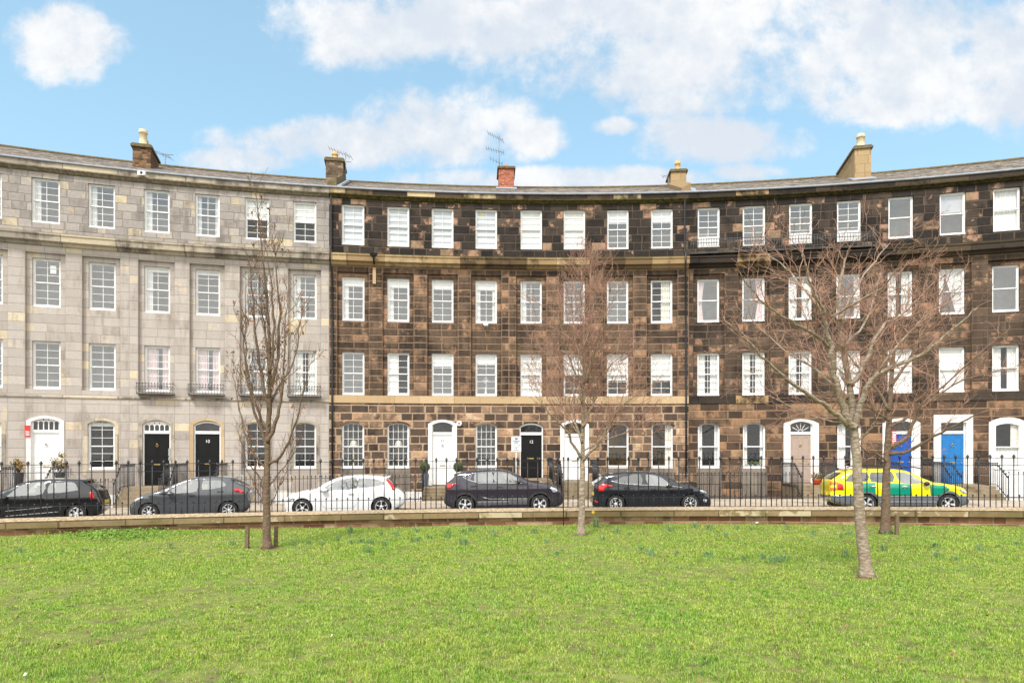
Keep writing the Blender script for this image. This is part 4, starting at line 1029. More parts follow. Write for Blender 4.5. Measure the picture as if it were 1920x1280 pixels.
def spear_mesh(h, r, fin, name):
    mb = MB(); mb.tube([(0, 0, 0), (0, 0, h - fin * .8)], r, 6)
    if fin > .06: mb.lathe([(r, h - fin), (r * 1.9, h - fin * .92), (r, h - fin * .84), (r * 1.0, h - fin * .7), (r * 2.9, h - fin * .62), (r * 2.4, h - fin * .42), (r * .9, h - .012), (0, h)], (0, 0, 0), 8)
    else: mb.lathe([(r, h - fin), (r * 2.2, h - fin * .7), (r * 2.2, h - fin * .4), (0, h)], (0, 0, 0), 8)
    return mb.mesh(name, M['iron'])


gf = thing('garden_railing', 'black iron spear railing along the garden wall coping', 'railing', FP(0, WZ(0)))
gb = obj_base(gf)
sp, dg = spear_mesh(1.45, .015, .13, 'spear_bar'), spear_mesh(.36, .011, .06, 'dog_bar')
PITCH = .288; nb = int((S1 - S0) / PITCH)
items = []
for i in range(nb):
    s = S0 + .1 + PITCH * i; items.append((abs(s - 1.2), s))
items.sort(); rest = MB(); rest2 = MB()
for q, (_, s) in enumerate(items):
    p = FP(s, WZ(s) - .01); p2 = FP(s + PITCH / 2, WZ(s + PITCH / 2) - .01)
    if q < 99:
        a_ = child('spear_bar', sp, gf, p - gb, -s / FR); a_.rotation_euler = (random.gauss(0, .004), random.gauss(0, .004), 0)
        child('dog_bar', dg, gf, p2 - gb)
    else:
        for (mbx, me, pp) in ((rest, sp, p), (rest2, dg, p2)):
            mbx.faces([Vector(v.co) + pp for v in me.vertices], [tuple(f.vertices) for f in me.polygons], 0, True)
o = rest.build('spear_bar', M['iron'], gf); o['kind'] = 'stuff'
o = rest2.build('dog_bar', M['iron'], gf); o['kind'] = 'stuff'
for dz, nm in ((1.335, 'top_rail'), (1.135, 'middle_rail'), (.27, 'lower_rail')):
    mb = MB(); pts = [FP(S0 + (S1 - S0) * i / n, WZ(S0 + (S1 - S0) * i / n) + dz) for i in range(n + 1)]
    for i in range(n):
        a, b = pts[i], pts[i + 1]; e = Vector((0, .016, 0)); f_ = Vector((0, 0, .007))
        mb.hexa([a - e - f_, b - e - f_, a + e - f_, b + e - f_, a - e + f_, b - e + f_, a + e + f_, b + e + f_])
    mb.build(nm, M['iron'], gf)


def at(px, py, d): return Vector(((px - 960) / F * d, d, EYE + (HOR - py) / F * d))


# thin post before the wall
p = Vector(((1056.5 - 960) / F * 19.0, 19.0, .22)); mb = MB(); mb.tube([p - Vector((0, 0, .1)), p + Vector((0, 0, 1.82))], .014, 6); mb.lathe([(.014, 1.82), (.03, 1.85), (0, 1.90)], p, 8)
tag(mb.build('iron_post', M['iron']), 'thin black iron post standing in the grass before the wall', 'post')

# ------------------------------------------------------------------ area railings before the houses
ab = spear_mesh(1.22, .011, .11, 'railing_bar')
ALAB = ['black area railing before the white panelled door and potted shrubs', 'black area railing beside the two black doors of the grey house',
        'black area railing by the clipped box planters and white door', 'black area railing between the narrow black door and the tree',
        'black area railing by the taupe door and flower pot', 'black area railing beside the blue doors']
for k, (b0, b1) in enumerate(HOUSES):
    ua, ub = EDGE[k] + .05, EDGE[k + 1] - .05
    rl = thing('area_railing', ALAB[k], 'railing', P((ua + ub) / 2, PAV(P((ua + ub) / 2, 0).x), AREA), 0, 'area railings before the houses'); rb = obj_base(rl)
    ds = [BAY[b] for b in range(b0, b1 + 1) if b in DOORS]
    segs = []; cur_ = ua
    for d0 in ds:
        if d0 - .9 > cur_: segs.append((cur_, d0 - .9))
        cur_ = d0 + .9
    if ub > cur_: segs.append((cur_, ub))
    for (a, b) in segs:
        nn = max(1, int((b - a) / .175))
        for i in range(nn + 1):
            u = a + (b - a) * i / nn; p = P(u, 0, AREA); p.z = PAV(p.x); child('railing_bar', ab, rl, p - rb)
        for dz in (.12, 1.08):
            pa_, pb_ = P(a, 0, AREA), P(b, 0, AREA)
            rails = MB(); rails.tube([Vector((pa_.x, pa_.y, PAV(pa_.x) + dz)), Vector((pb_.x, pb_.y, PAV(pb_.x) + dz))], .016, 4); rails.build('rail', M['iron'], rl)
    for b in range(b0, b1 + 1):
        if b not in DOORS: continue
        uc = BAY[b]; th = THR[b]; pz = PAV(P(uc, 0).x)
        for sx in (-.9, .9):
            tops = []
            for i in range(17):
                o_ = -.08 - 3.5 * i / 16
                zb = th if o_ > -2.5 else th - (-o_ - 2.5) / 1.1 * (th - pz)
                child('railing_bar', ab, rl, P(uc + sx, zb - .12, o_) - rb, 0, (1.25, 1.25, .95)); tops.append(P(uc + sx, zb + .92, o_))
            rails = MB(); rails.tube(tops, .022, 4); rails.build('handrail', M['iron'], rl)
            rails = MB(); rails.tube([t_ - Vector((0, 0, .86)) for t_ in tops], .016, 4); rails.build('rail', M['iron'], rl)


# ------------------------------------------------------------------ cars
def in_poly(x, y, poly):
    c = False; j = len(poly) - 1
    for i in range(len(poly)):
        (xi, yi), (xj, yj) = poly[i], poly[j]
        if (yi > y) != (yj > y) and x < (xj - xi) * (y - yi) / (yj - yi) + xi: c = not c
        j = i
    return c


def seg_d(p, a, b):
    ax, ay = a; bx, by = b; px, py = p; dx_, dy_ = bx - ax, by - ay; L = dx_ * dx_ + dy_ * dy_
    t = 0 if L == 0 else max(0, min(1, ((px - ax) * dx_ + (py - ay) * dy_) / L)); return math.hypot(px - ax - t * dx_, py - ay - t * dy_)


def dense(poly, step, closed=True):
    out = []; n = len(poly)
    for i in range(n if closed else n - 1):
        a, b = poly[i], poly[(i + 1) % n]; k = max(1, int(math.hypot(b[0] - a[0], b[1] - a[1]) / step))
        out += [(a[0] + (b[0] - a[0]) * q / k, a[1] + (b[1] - a[1]) * q / k) for q in range(k)]
    if not closed: out.append(poly[-1])
    return out


def smooth_path(pts, sub=3):
    """Catmull-Rom through the traced points"""
    out = []; n = len(pts)
    for i in range(n - 1):
        p0, p1, p2, p3 = pts[max(i - 1, 0)], pts[i], pts[i + 1], pts[min(i + 2, n - 1)]
        for q in range(sub):
            t = q / sub; f = lambda k: .5 * (2 * p1[k] + (p2[k] - p0[k]) * t + (2 * p0[k] - 5 * p1[k] + 4 * p2[k] - p3[k]) * t * t + (3 * p1[k] - p0[k] - 3 * p2[k] + p3[k]) * t ** 3)
            out.append((f(0), f(1)))
    out.append(pts[-1]); return out


def wheel_meshes(r, spokes, style):
    t = MB(); t.lathe([(r * .66, -.085), (r * .74, -.10), (r * .93, -.10), (r * .99, -.07), (r, 0), (r * .99, .07), (r * .93, .10), (r * .66, .10)], (0, 0, 0), 32, 0, True, 'y')
    rim = MB(); rim.lathe([(r * .66, -.09), (r * .69, -.095), (r * .64, -.07), (r * .60, -.02), (r * .60, .06)], (0, 0, 0), 32, 0, True, 'y')
    rim.lathe([(0, -.075), (r * .13, -.075), (r * .17, -.055), (r * .15, -.02)], (0, 0, 0), 14, 0, True, 'y')
    for k in range(spokes):
        a = 2 * math.pi * k / spokes + .3
        def q(rr, da, y): return (rr * math.cos(a + da), y, rr * math.sin(a + da))
        if style == 'y':
            for sgn in (-1, 1):
                w = .045
                rim.hexa([q(r * .14, -.25, -.05), q(r * .38, -.07, -.07), q(r * .14, -.25, -.02), q(r * .38, -.07, -.03), q(r * .14, .25, -.05), q(r * .38, .07, -.07), q(r * .14, .25, -.02), q(r * .38, .07, -.03)])
                rim.hexa([q(r * .36, -.09, -.07), q(r * .64, sgn * .27 - .05, -.08), q(r * .36, -.09, -.03), q(r * .64, sgn * .27 - .05, -.03), q(r * .36, .09, -.07), q(r * .64, sgn * .27 + .05, -.08), q(r * .36, .09, -.03), q(r * .64, sgn * .27 + .05, -.03)])
        else:
            w1, w2 = (.42, .20) if style == 'fat' else (.30, .10)
            rim.hexa([q(r * .12, -w1 * 1.3, -.06), q(r * .64, -w2, -.085), q(r * .12, -w1 * 1.3, -.02), q(r * .64, -w2, -.03), q(r * .12, w1 * 1.3, -.06), q(r * .64, w2, -.085), q(r * .12, w1 * 1.3, -.02), q(r * .64, w2, -.03)])
    bk = MB(); bk.lathe([(0, .0), (r * .62, .0)], (0, 0, 0), 24, 0, False, 'y')
    return t.mesh('tyre', M['tyre']), rim.mesh('rim', M['alloy']), bk.mesh('brake_disc', M['wheel_dark'])


def car(name, label, T, up, glass_up, W, wheels, r, sides, px_mid, near_off, body_m, belt, style=('fat', 5), lights=(), trims=(), mirror=None, handles=(), sill=.20, tint=None, decals=(), clad=None, seats=(), rails=False, doors=()):
    """a parked car from its side profile: T maps traced points to metres along / up"""
    up = [T(*p) for p in up]; L0, L1 = min(p[0] for p in up), max(p[0] for p in up); xm = (L0 + L1) / 2; Ln = L1 - L0
    sh = lambda p: (p[0] - xm, p[1])
    up = [sh(p) for p in up]
    gidx = [(sh(T(*a)), sh(T(*b))) for a, b in glass_up]
    up_s = []
    seg_flag = []
    # smooth everywhere except keep the traced corners close together
    up_s = smooth_path(up, 3)
    wheels = [sh(T(*p)) for p in wheels]; wz = r
    ar = r + .055
    # lower edge with wheel arches
    low = []
    for (wx, _) in sorted(wheels):
        a0 = math.asin(min(1, max(-1, (sill - wz) / ar)))
        low += [(wx - ar * math.cos(a), wz + ar * math.sin(a)) for a in [a0 + (math.pi - 2 * a0) * i / 14 for i in range(15)]]
    # up runs rear/left bottom -> over -> right bottom ; close back along the sill right -> left
    outline = up_s + [p for p in reversed(low)]
    outline = dense(outline, .13)
    wins = [[sh(T(*p)) for p in w[0]] for w in sides]
    wins_d = [dense(smooth_path(w + [w[0]], 2)[:-1], .12) for w in wins]
    top = max(p[1] for p in up)

    def hw(x, z):
        t = abs(2 * x / Ln); y = W / 2 * (1 - .20 * max(0, t - .40) ** 2.4 / .60 ** 2.4)
        y -= .30 * max(0, z - belt) ** 1.15
        y -= .16 * max(0, .42 - z) ** 1.2 + .04 * max(0, belt - .12 - z)
        return y

    root = thing(name, label, 'car', (0, 0, 0), 0, 'cars parked along the crescent')
    # triangulate the flank
    pts = []; edges = []
    def loop(pl):
        i0 = len(pts); pts.extend(pl); edges.extend([(i0 + i, i0 + (i + 1) % len(pl)) for i in range(len(pl))])
    loop(outline)
    for w in wins_d: loop(w)
    gx = np.arange(-Ln / 2, Ln / 2, .14); gz = np.arange(.1, top, .11)
    for x in gx:
        for z in gz:
            jx, jz = x + random.uniform(-.01, .01), z + random.uniform(-.01, .01)
            if in_poly(jx, jz, outline) and min(seg_d((jx, jz), outline[i], outline[i - 1]) for i in range(len(outline))) > .06 and all(min(seg_d((jx, jz), w[i], w[i - 1]) for i in range(len(w))) > .05 for w in wins_d): pts.append((jx, jz))
    ring = []
    for i in range(len(outline)):
        a, b, c = outline[i - 1], outline[i], outline[(i + 1) % len(outline)]
        nx_, nz_ = (c[1] - a[1]), -(c[0] - a[0]); l = math.hypot(nx_, nz_) or 1
        for sg in (1, -1):
            q = (b[0] + sg * nx_ / l * .05, b[1] + sg * nz_ / l * .05)
            if in_poly(*q, outline) and min(seg_d(q, outline[j], outline[j - 1]) for j in range(len(outline))) > .035 and not any(in_poly(*q, w) for w in wins_d): ring.append(q); break
    pts += ring
    vv, ee, ff, *_ = delaunay_2d_cdt([Vector(p) for p in pts], edges, [], 0, 1e-5)
    vv = [(v.x, v.y) for v in vv]
    arch_c = [(wx, wz) for wx, _ in wheels]
    dist = {}
    def yv(i):
        if i not in dist:
            x, z = vv[i]; dmin = min(seg_d((x, z), outline[j], outline[j - 1]) for j in range(len(outline)))
            low_edge = z < sill + .02 or any(abs(math.hypot(x - a, z - b) - ar) < .02 for a, b in arch_c)
            dist[i] = hw(x, z) - (0 if low_edge else .065 * max(0, 1 - dmin / .05) ** 2)
        return dist[i]
    body = MB(); panes = {(w_, sg): MB() for w_ in range(len(wins_d)) for sg in (-1, 1)}
    for f in ff:
        cx = sum(vv[i][0] for i in f) / 3; cz = sum(vv[i][1] for i in f) / 3
        if not in_poly(cx, cz, outline): continue
        hit = next((w_ for w_, w in enumerate(wins_d) if in_poly(cx, cz, w)), None)
        for sg in (-1, 1):
            tgt = body if hit is None else panes[(hit, sg)]
            q = [(vv[i][0], sg * (yv(i) - (.006 if tgt is not body else 0)), vv[i][1]) for i in f]
            tgt.face(q if sg < 0 else q[::-1], 0, None, True)
    # roof, bonnet, ends
    strip_p = dense(up_s, .13, False)
    def yo(x, z): return hw(x, z) - .065
    fr = {-1: MB(), 1: MB()}; bump = {-1: MB(), 1: MB()}
    inglass = lambda x, z: any((min(a[0], b[0]) - .01 < x < max(a[0], b[0]) + .01) and (min(a[1], b[1]) - .01 < z < max(a[1], b[1]) + .01) for a, b in gidx)
    for a, b in zip(strip_p, strip_p[1:]):
        mx_, mz_ = (a[0] + b[0]) / 2, (a[1] + b[1]) / 2; gl = inglass(mx_, mz_)
        fr_ = [-1, -.84, -.45, 0, .45, .84, 1]
        nx_, nz_ = -(b[1] - a[1]), (b[0] - a[0]); l = math.hypot(nx_, nz_) or 1; nx_, nz_ = nx_ / l, nz_ / l
        if nz_ < 0 and mz_ > .6: nx_, nz_ = -nx_, -nz_
        for i in range(6):
            s0, s1 = fr_[i], fr_[i + 1]
            def pt(p, s): k = .022 * (1 - s * s); return (p[0] + nx_ * 0, yo(*p) * s, p[1] + (k if mz_ > .5 else 0))
            (fr[1 if mx_ > 0 else -1] if gl and 0 < i < 5 else (bump[1 if mx_ > 0 else -1] if clad is not None and mz_ < .60 else body)).face([pt(a, s0), pt(b, s0), pt(b, s1), pt(a, s1)], 0, None, True)
    body.build('body', body_m, root, True, .004)
    for (w_, sg), pn in panes.items():
        if pn.v: pn.build('window', M['car_glass_dark' if sides[w_][1] == 'd' else 'car_glass'], root, True, .002)
    nose = 1 if name in ('crossover_car', 'black_sports_hatchback', 'estate_car') else -1
    for e in (-1, 1):
        if bump[e].v: bump[e].build('front_bumper' if e == nose else 'rear_bumper', clad, root, True, .004)
        if fr[e].v: fr[e].build('windscreen' if e == nose else 'rear_window', M['screen_glass'], root, True, .002)
    # decals, lamps, trim strips lie on the flanks
    def patch(poly, m_, nm, par, lift=.004, thick=True, both=True, label_=None):
        pl = dense([sh(T(*p)) for p in poly], .05); P2 = list(pl); E2 = [(i, (i + 1) % len(pl)) for i in range(len(pl))]
        x0, x1 = min(p[0] for p in pl), max(p[0] for p in pl); z0, z1 = min(p[1] for p in pl), max(p[1] for p in pl)
        for x in np.arange(x0, x1, .06):
            for z in np.arange(z0, z1, .06):
                if in_poly(x, z, pl) and min(seg_d((x, z), pl[i], pl[i - 1]) for i in range(len(pl))) > .02: P2.append((x, z))
        v2, _, f2, *_r = delaunay_2d_cdt([Vector(p) for p in P2], E2, [], 0, 1e-5); out = []
        for sg in ((-1, 1) if both else (-1,)):
            mb = MB()
            def yy(x, z):
                dm = min(seg_d((x, z), outline[j], outline[j - 1]) for j in range(len(outline))) if in_poly(x, z, outline) else 0
                return hw(x, z) - (.065 * max(0, 1 - dm / .05) ** 2) + lift
            ys = [yy(v.x, v.y) for v in v2]
            for f in f2:
                cx = sum(v2[i].x for i in f) / 3; cz = sum(v2[i].y for i in f) / 3
                if not in_poly(cx, cz, pl) or any(math.hypot(cx - a, cz - b) < ar for a, b in arch_c): continue
                mb.face([(v2[i].x, sg * ys[i], v2[i].y) for i in f], 0, None, True)
            for i in range(len(pl)):
                a, b = pl[i], pl[(i + 1) % len(pl)]
                if any(math.hypot(q_[0] - c_[0], q_[1] - c_[1]) < ar for q_ in (a, b) for c_ in arch_c): continue
                mb.face([(a[0], sg * yy(*a), a[1]), (b[0], sg * yy(*b), b[1]), (b[0], sg * (yy(*b) - .02), b[1]), (a[0], sg * (yy(*a) - .02), a[1])])
            if mb.v: out.append(mb.build(nm, m_, par, True, .001))
        return out
    for (poly, m_, nm) in lights: patch(poly, m_, nm, root, .010)
    for (poly, m_, nm) in trims: patch(poly, m_, nm, root, .018)
    for (poly, m_, nm) in decals: patch(poly, m_, nm, root, .011 if nm != 'silver_sill' else .020)
    for (zp, pm) in ((.52, M['sign_white']), (.66, M['plate_yellow'])):
        sx = 1 if (name in ('crossover_car', 'black_sports_hatchback', 'estate_car')) == (pm is M['sign_white']) else -1
        xs_ = [p[0] for p in strip_p if abs(p[1] - zp) < .09 and p[0] * sx > 0]
        if xs_:
            xe = max(xs_, key=lambda q: q * sx) + sx * .012; mb = MB(); mb.box(min(xe, xe - sx * .02), max(xe, xe - sx * .02), -.26, .26, zp - .055, zp + .055); mb.build('number_plate', pm, root, True)
    # underbody and wheel wells
    mb = MB(); mb.box(-Ln / 2 + .25, Ln / 2 - .25, -W / 2 + .24, W / 2 - .24, .19, belt - .25)
    mb.build('underbody', M['wheel_dark'], root, True)
    ty, ri, bk = wheel_meshes(r, style[1], style[0])
    for (wx, _) in wheels:
        for sg in (-1, 1):
            we = child('wheel', ty, root, (wx, sg * (W / 2 - .13), r), 0 if sg < 0 else math.pi)
            a_ = child('rim', ri, we); child('brake_disc', bk, we)
            a_.rotation_euler = (0, random.uniform(0, 1.2), 0)
        if clad is not None:
            for sg in (-1, 1):
                mb = MB()
                pr_ = [(wx - (ar + e) * math.cos(a), wz + (ar + e) * math.sin(a)) for e in (.0,) for a in [math.pi * (-.05 + 1.1 * i / 16) for i in range(17)]]
                po_ = [(wx - (ar + .075) * math.cos(a), wz + (ar + .075) * math.sin(a)) for a in [math.pi * (-.05 + 1.1 * i / 16) for i in range(17)]]
                for i in range(16):
                    q = [(pr_[i], .012), (pr_[i + 1], .012), (po_[i + 1], .008), (po_[i], .008)]
                    mb.face([(x, sg * (hw(x, z) + e), z) for ((x, z), e) in q], 0, None, True)
                mb.build('wheel_arch_trim', clad, root, True, .001)
    if mirror:
        mx_, mz_ = sh(T(*mirror))
        for sg in (-1, 1):
            mb = MB(); y = hw(mx_, mz_)
            mb.faces([(mx_ + .11 * math.cos(a) * math.cos(e), sg * (y + .10 + .09 * math.sin(a) * math.cos(e)), mz_ + .075 * math.sin(e)) for e in [-1.5, -.8, 0, .8, 1.5] for a in [2 * math.pi * i / 10 for i in range(10)]],
                     [(i * 10 + j, i * 10 + (j + 1) % 10, (i + 1) * 10 + (j + 1) % 10, (i + 1) * 10 + j) for i in range(4) for j in range(10)], 0, True)
            mb.tube([(mx_, sg * (y - .02), mz_ - .04), (mx_, sg * (y + .06), mz_ - .02)], .025, 6)
            mb.build('wing_mirror', body_m if name != 'estate_car' else M['plastic'], root, True)
    for h_ in handles:
        hx, hz = sh(T(*h_))
        for sg in (-1, 1):
            mb = MB(); y = hw(hx, hz)
            mb.hexa([(hx + a, sg * (y + b), hz + c) for c in (-.018, .014) for b in (-.005, .035) for a in (-.10, .10)]); mb.build('door_handle', body_m if name != 'estate_car' else P_SILVER, root, True)
    for (dl) in doors:
        pth = dense([sh(T(*p)) for p in dl], .1, False)
        for sg in (-1, 1):
            mb = MB(); mb.tube([(x, sg * (hw(x, z) - .001), z) for x, z in pth], .005, 4); mb.build('door_seam', M['plastic'], root, True)
    for s_ in seats:
        sx, sz = sh(T(s_[0], s_[1]))
        for sy in (-.36, .36):
            mb = MB()
            mb.tube([(sx, sy, .45), (sx + .02 * s_[2], sy, .7), (sx + .14 * s_[2], sy, sz)], [.20, .20, .13], 8); mb.tube([(sx + .15 * s_[2], sy, sz), (sx + .17 * s_[2], sy, sz + .2)], [.05, .10], 8); mb.build('seat', M['seat'], root, True)
    if rails:
        for sg in (-1, 1):
            mb = MB(); mb.tube([(x, sg * (W / 2 - .24), z) for x, z in ((-Ln * .30, top + .02), (-Ln * .26, top + .075), (-.1, top + .085), (Ln * .12, top + .06), (Ln * .17, top + .0))], .02, 6); mb.build('roof_rail', M['plastic'], root, True)
    u, d = arc_hit(px_mid, near_off); a = u / RAD; ctr = P(u, 0, near_off + W / 2)
    root.location = (ctr.x, ctr.y, ROAD(ctr.x)); root.rotation_euler = (0, -math.atan(.011), -a)
    return root


def tmap(ox, sx, yw, sz, zw): return lambda x, y: ((x - ox) / sx, zw + (yw - y) / sz)


NEAR = -9.4
# white hatchback, facing left
T = tmap(100, 416, 612, 416, .32)
car('white_hatchback', 'white three-door hatchback with tall red tail lamps', T,
    [(118, 660), (98, 620), (94, 560), (100, 515), (116, 470), (165, 420), (300, 376), (430, 352), (530, 342), (575, 322), (700, 246), (830, 186), (980, 152), (1150, 140), (1300, 140), (1450, 150), (1560, 166), (1640, 163), (1648, 172), (1600, 196), (1700, 300), (1742, 345), (1800, 380), (1852, 430), (1872, 500), (1862, 560), (1820, 610), (1700, 660)],
    [((575, 322), (830, 186)), ((1600, 196), (1742, 345))], 1.78, [(362, 612), (1515, 612)], .32,
    [([(640, 352), (700, 296), (850, 212), (1000, 182), (1150, 174), (1165, 326), (900, 344), (740, 355)], 'c'), ([(1185, 177), (1350, 187), (1480, 208), (1565, 280), (1185, 322)], 'c')],
    647, NEAR, P_WHITE, .92, ('std', 5),
    lights=[([(1572, 190), (1612, 206), (1728, 318), (1728, 356), (1684, 364), (1662, 312)], M['tail_red'], 'tail_light'), ([(118, 468), (170, 446), (228, 448), (222, 480), (180, 508), (122, 512)], M['head_clear'], 'headlight')],
    trims=[([(600, 362), (760, 346), (740, 362), (650, 368)], M['plastic'], 'window_trim')],
    mirror=(690, 345), handles=[(1070, 402)], seats=[(880, 250, 1), (1250, 270, 1)], doors=[[(640, 362), (640, 560), (700, 620), (1100, 620), (1190, 520), (1180, 325)]])
# dark grey metallic five-door, facing left
T = tmap(70, 464, 676, 447, .30)
car('grey_hatchback', 'grey metallic five-door hatchback nosing up to the stone steps', T,
    [(110, 720), (76, 690), (70, 610), (86, 560), (140, 488), (210, 440), (330, 396), (460, 362), (540, 344), (620, 305), (780, 235), (900, 190), (1010, 164), (1150, 150), (1300, 148), (1450, 156), (1570, 172), (1650, 182), (1652, 192), (1605, 204), (1700, 262), (1800, 316), (1856, 340), (1872, 380), (1862, 430), (1876, 520), (1876, 610), (1840, 670), (1740, 720)],
    [((540, 344), (900, 190)), ((1605, 204), (1800, 316))], 1.70, [(372, 676), (1556, 676)], .30,
    [([(700, 342), (800, 268), (940, 208), (1092, 190), (1086, 368), (900, 385), (760, 392)], 'c'), ([(1172, 200), (1400, 202), (1462, 222), (1528, 284), (1400, 322), (1166, 344)], 'c')],
    355, NEAR, P_GREY, .93, ('thin', 8),
    lights=[([(1602, 346), (1680, 332), (1794, 384), (1796, 416), (1690, 392)], M['tail_red'], 'tail_light'), ([(150, 484), (205, 448), (292, 430), (285, 462), (200, 500), (156, 520)], M['head_clear'], 'headlight')],
    trims=[([(530, 400), (650, 346), (690, 400), (600, 412)], M['plastic'], 'window_trim')],
    mirror=(700, 392), handles=[(1015, 420), (1440, 376)], seats=[(930, 270, 1), (1280, 280, 1)],
    doors=[[(640, 400), (600, 560), (640, 680), (1090, 680), (1120, 400), (1128, 190)], [(1128, 680), (1390, 680), (1440, 560), (1530, 420), (1520, 290)]])
# black three-door at the left edge, facing left
T = tmap(-410, 505, 728, 455, .30)
car('black_hatchback', 'black three-door hatchback with twin silver mouldings along its flank', T,
    [(-350, 800), (-400, 760), (-415, 680), (-398, 600), (-345, 520), (-220, 460), (-60, 424), (0, 402), (190, 318), (400, 234), (560, 204), (760, 193), (1000, 198), (1200, 208), (1340, 222), (1338, 232), (1290, 242), (1380, 292), (1455, 348), (1490, 390), (1520, 470), (1556, 560), (1556, 640), (1520, 710), (1420, 770)],
    [((0, 402), (400, 234)), ((1290, 242), (1455, 348))], 1.65, [(-40, 728), (1190, 728)], .30,
    [([(190, 436), (350, 296), (470, 250), (728, 236), (708, 410), (450, 428)], 'c'), ([(810, 250), (1000, 240), (1130, 242), (1180, 272), (1214, 346), (1180, 372), (784, 402)], 'c')],
    62, NEAR + .15, P_BLACK, .92, ('fat', 6),
    lights=[([(1384, 398), (1446, 398), (1460, 508), (1404, 512)], M['tail_red'], 'tail_light'), ([(-380, 570), (-330, 520), (-240, 500), (-260, 550), (-340, 590)], M['head_clear'], 'headlight')],
    trims=[([(180, 648), (960, 594), (960, 602), (180, 657)], M['silver_trim'], 'side_moulding'), ([(180, 722), (940, 680), (940, 690), (180, 734)], M['silver_trim'], 'side_moulding')],
    mirror=(165, 456), handles=[(680, 484)], seats=[(560, 300, 1), (930, 300, 1)], doors=[[(190, 440), (150, 600), (200, 740), (700, 730), (760, 640), (770, 240)]])
# plum black crossover, facing right
T = tmap(100, 397, 637, 392, .34)
car('crossover_car', 'dark plum crossover with grey sill cladding and bright window line', T,
    [(250, 690), (160, 655), (108, 610), (106, 560), (118, 440), (120, 370), (150, 318), (180, 300), (262, 228), (248, 214), (280, 186), (400, 164), (600, 147), (800, 140), (950, 145), (1090, 176), (1220, 240), (1340, 302), (1420, 326), (1520, 332), (1660, 356), (1780, 402), (1832, 460), (1846, 560), (1842, 640), (1790, 672), (1680, 690)],
    [((1090, 176), (1340, 302)), ((180, 300), (262, 228))], 1.81, [(412, 637), (1502, 637)], .34,
    [([(392, 238), (440, 206), (520, 192), (490, 268), (460, 268)], 'd'), ([(555, 186), (700, 174), (808, 172), (818, 314), (620, 308), (548, 288)], 'c'), ([(846, 172), (960, 176), (1090, 206), (1220, 292), (1190, 320), (850, 316)], 'c')],
    945, NEAR, P_PLUM, .98, ('fat', 5),
    lights=[([(126, 346), (152, 322), (330, 326), (240, 352), (204, 402), (130, 386)], M['tail_red'], 'tail_light'), ([(1668, 392), (1740, 415), (1802, 468), (1700, 476), (1672, 430)], M['head_clear'], 'headlight')],
    trims=[([(640, 520), (760, 542), (1330, 548), (1330, 566), (760, 562)], M['chrome'], 'sill_strip'), ([(575, 585), (1330, 572), (1340, 648), (580, 655)], M['grey_plastic'], 'sill_cladding'),
           ([(380, 238), (430, 202), (560, 178), (800, 165), (960, 168), (1092, 196), (1092, 203), (960, 174), (800, 170), (560, 184), (440, 206), (392, 238), (470, 276), (620, 318), (1240, 328), (1240, 336), (600, 326), (460, 282)], M['chrome'], 'chrome_window_line')],
    mirror=(1190, 308), handles=[(535, 366), (918, 384)], clad=M['plastic'], seats=[(1000, 250, -1), (660, 250, -1)],
    doors=[[(830, 170), (838, 420), (800, 560)], [(545, 300), (600, 420), (590, 560)]])
# black five-door, facing right
T = tmap(70, 406, 588, 388, .325)
car('black_sports_hatchback', 'black five-door hatchback with lattice alloy wheels and red tail lamps', T,
    [(240, 640), (130, 632), (72, 605), (84, 540), (100, 470), (96, 400), (112, 300), (150, 274), (236, 214), (206, 184), (215, 176), (400, 158), (550, 140), (750, 134), (950, 140), (1080, 168), (1220, 230), (1340, 286), (1440, 322), (1560, 342), (1700, 390), (1790, 448), (1832, 510), (1846, 610), (1800, 640), (1690, 645)],
    [((1080, 168), (1440, 322)), ((112, 300), (236, 214))], 1.82, [(416, 588), (1520, 588)], .325,
    [([(376, 264), (500, 208), (560, 192), (540, 292), (480, 290)], 'd'), ([(560, 194), (640, 176), (790, 166), (800, 312), (560, 296)], 'd'), ([(872, 170), (960, 174), (1080, 206), (1214, 298), (1190, 324), (900, 316)], 'c')],
    1224, NEAR, P_NIGHT, .93, ('y', 7),
    lights=[([(148, 338), (230, 286), (262, 300), (372, 320), (362, 342), (262, 350), (238, 410), (152, 404)], M['tail_red'], 'tail_light'), ([(1640, 396), (1720, 400), (1780, 446), (1700, 440)], M['head_clear'], 'headlight'), ([(106, 538), (160, 545), (158, 572), (108, 566)], M['tail_red'], 'rear_reflector'), ([(1718, 530), (1772, 535), (1768, 575), (1722, 570)], M['head_clear'], 'fog_light')],
    trims=[([(330, 262), (372, 268), (480, 297), (800, 321), (1200, 338), (1400, 362), (1400, 354), (1200, 330), (800, 313), (480, 289), (380, 258)], M['chrome'], 'chrome_window_line')],
    mirror=(1205, 335), handles=[(575, 362), (970, 382)], seats=[(1020, 250, -1), (700, 250, -1)],
    doors=[[(850, 170), (850, 420), (840, 620)], [(545, 300), (600, 420), (590, 600)]])
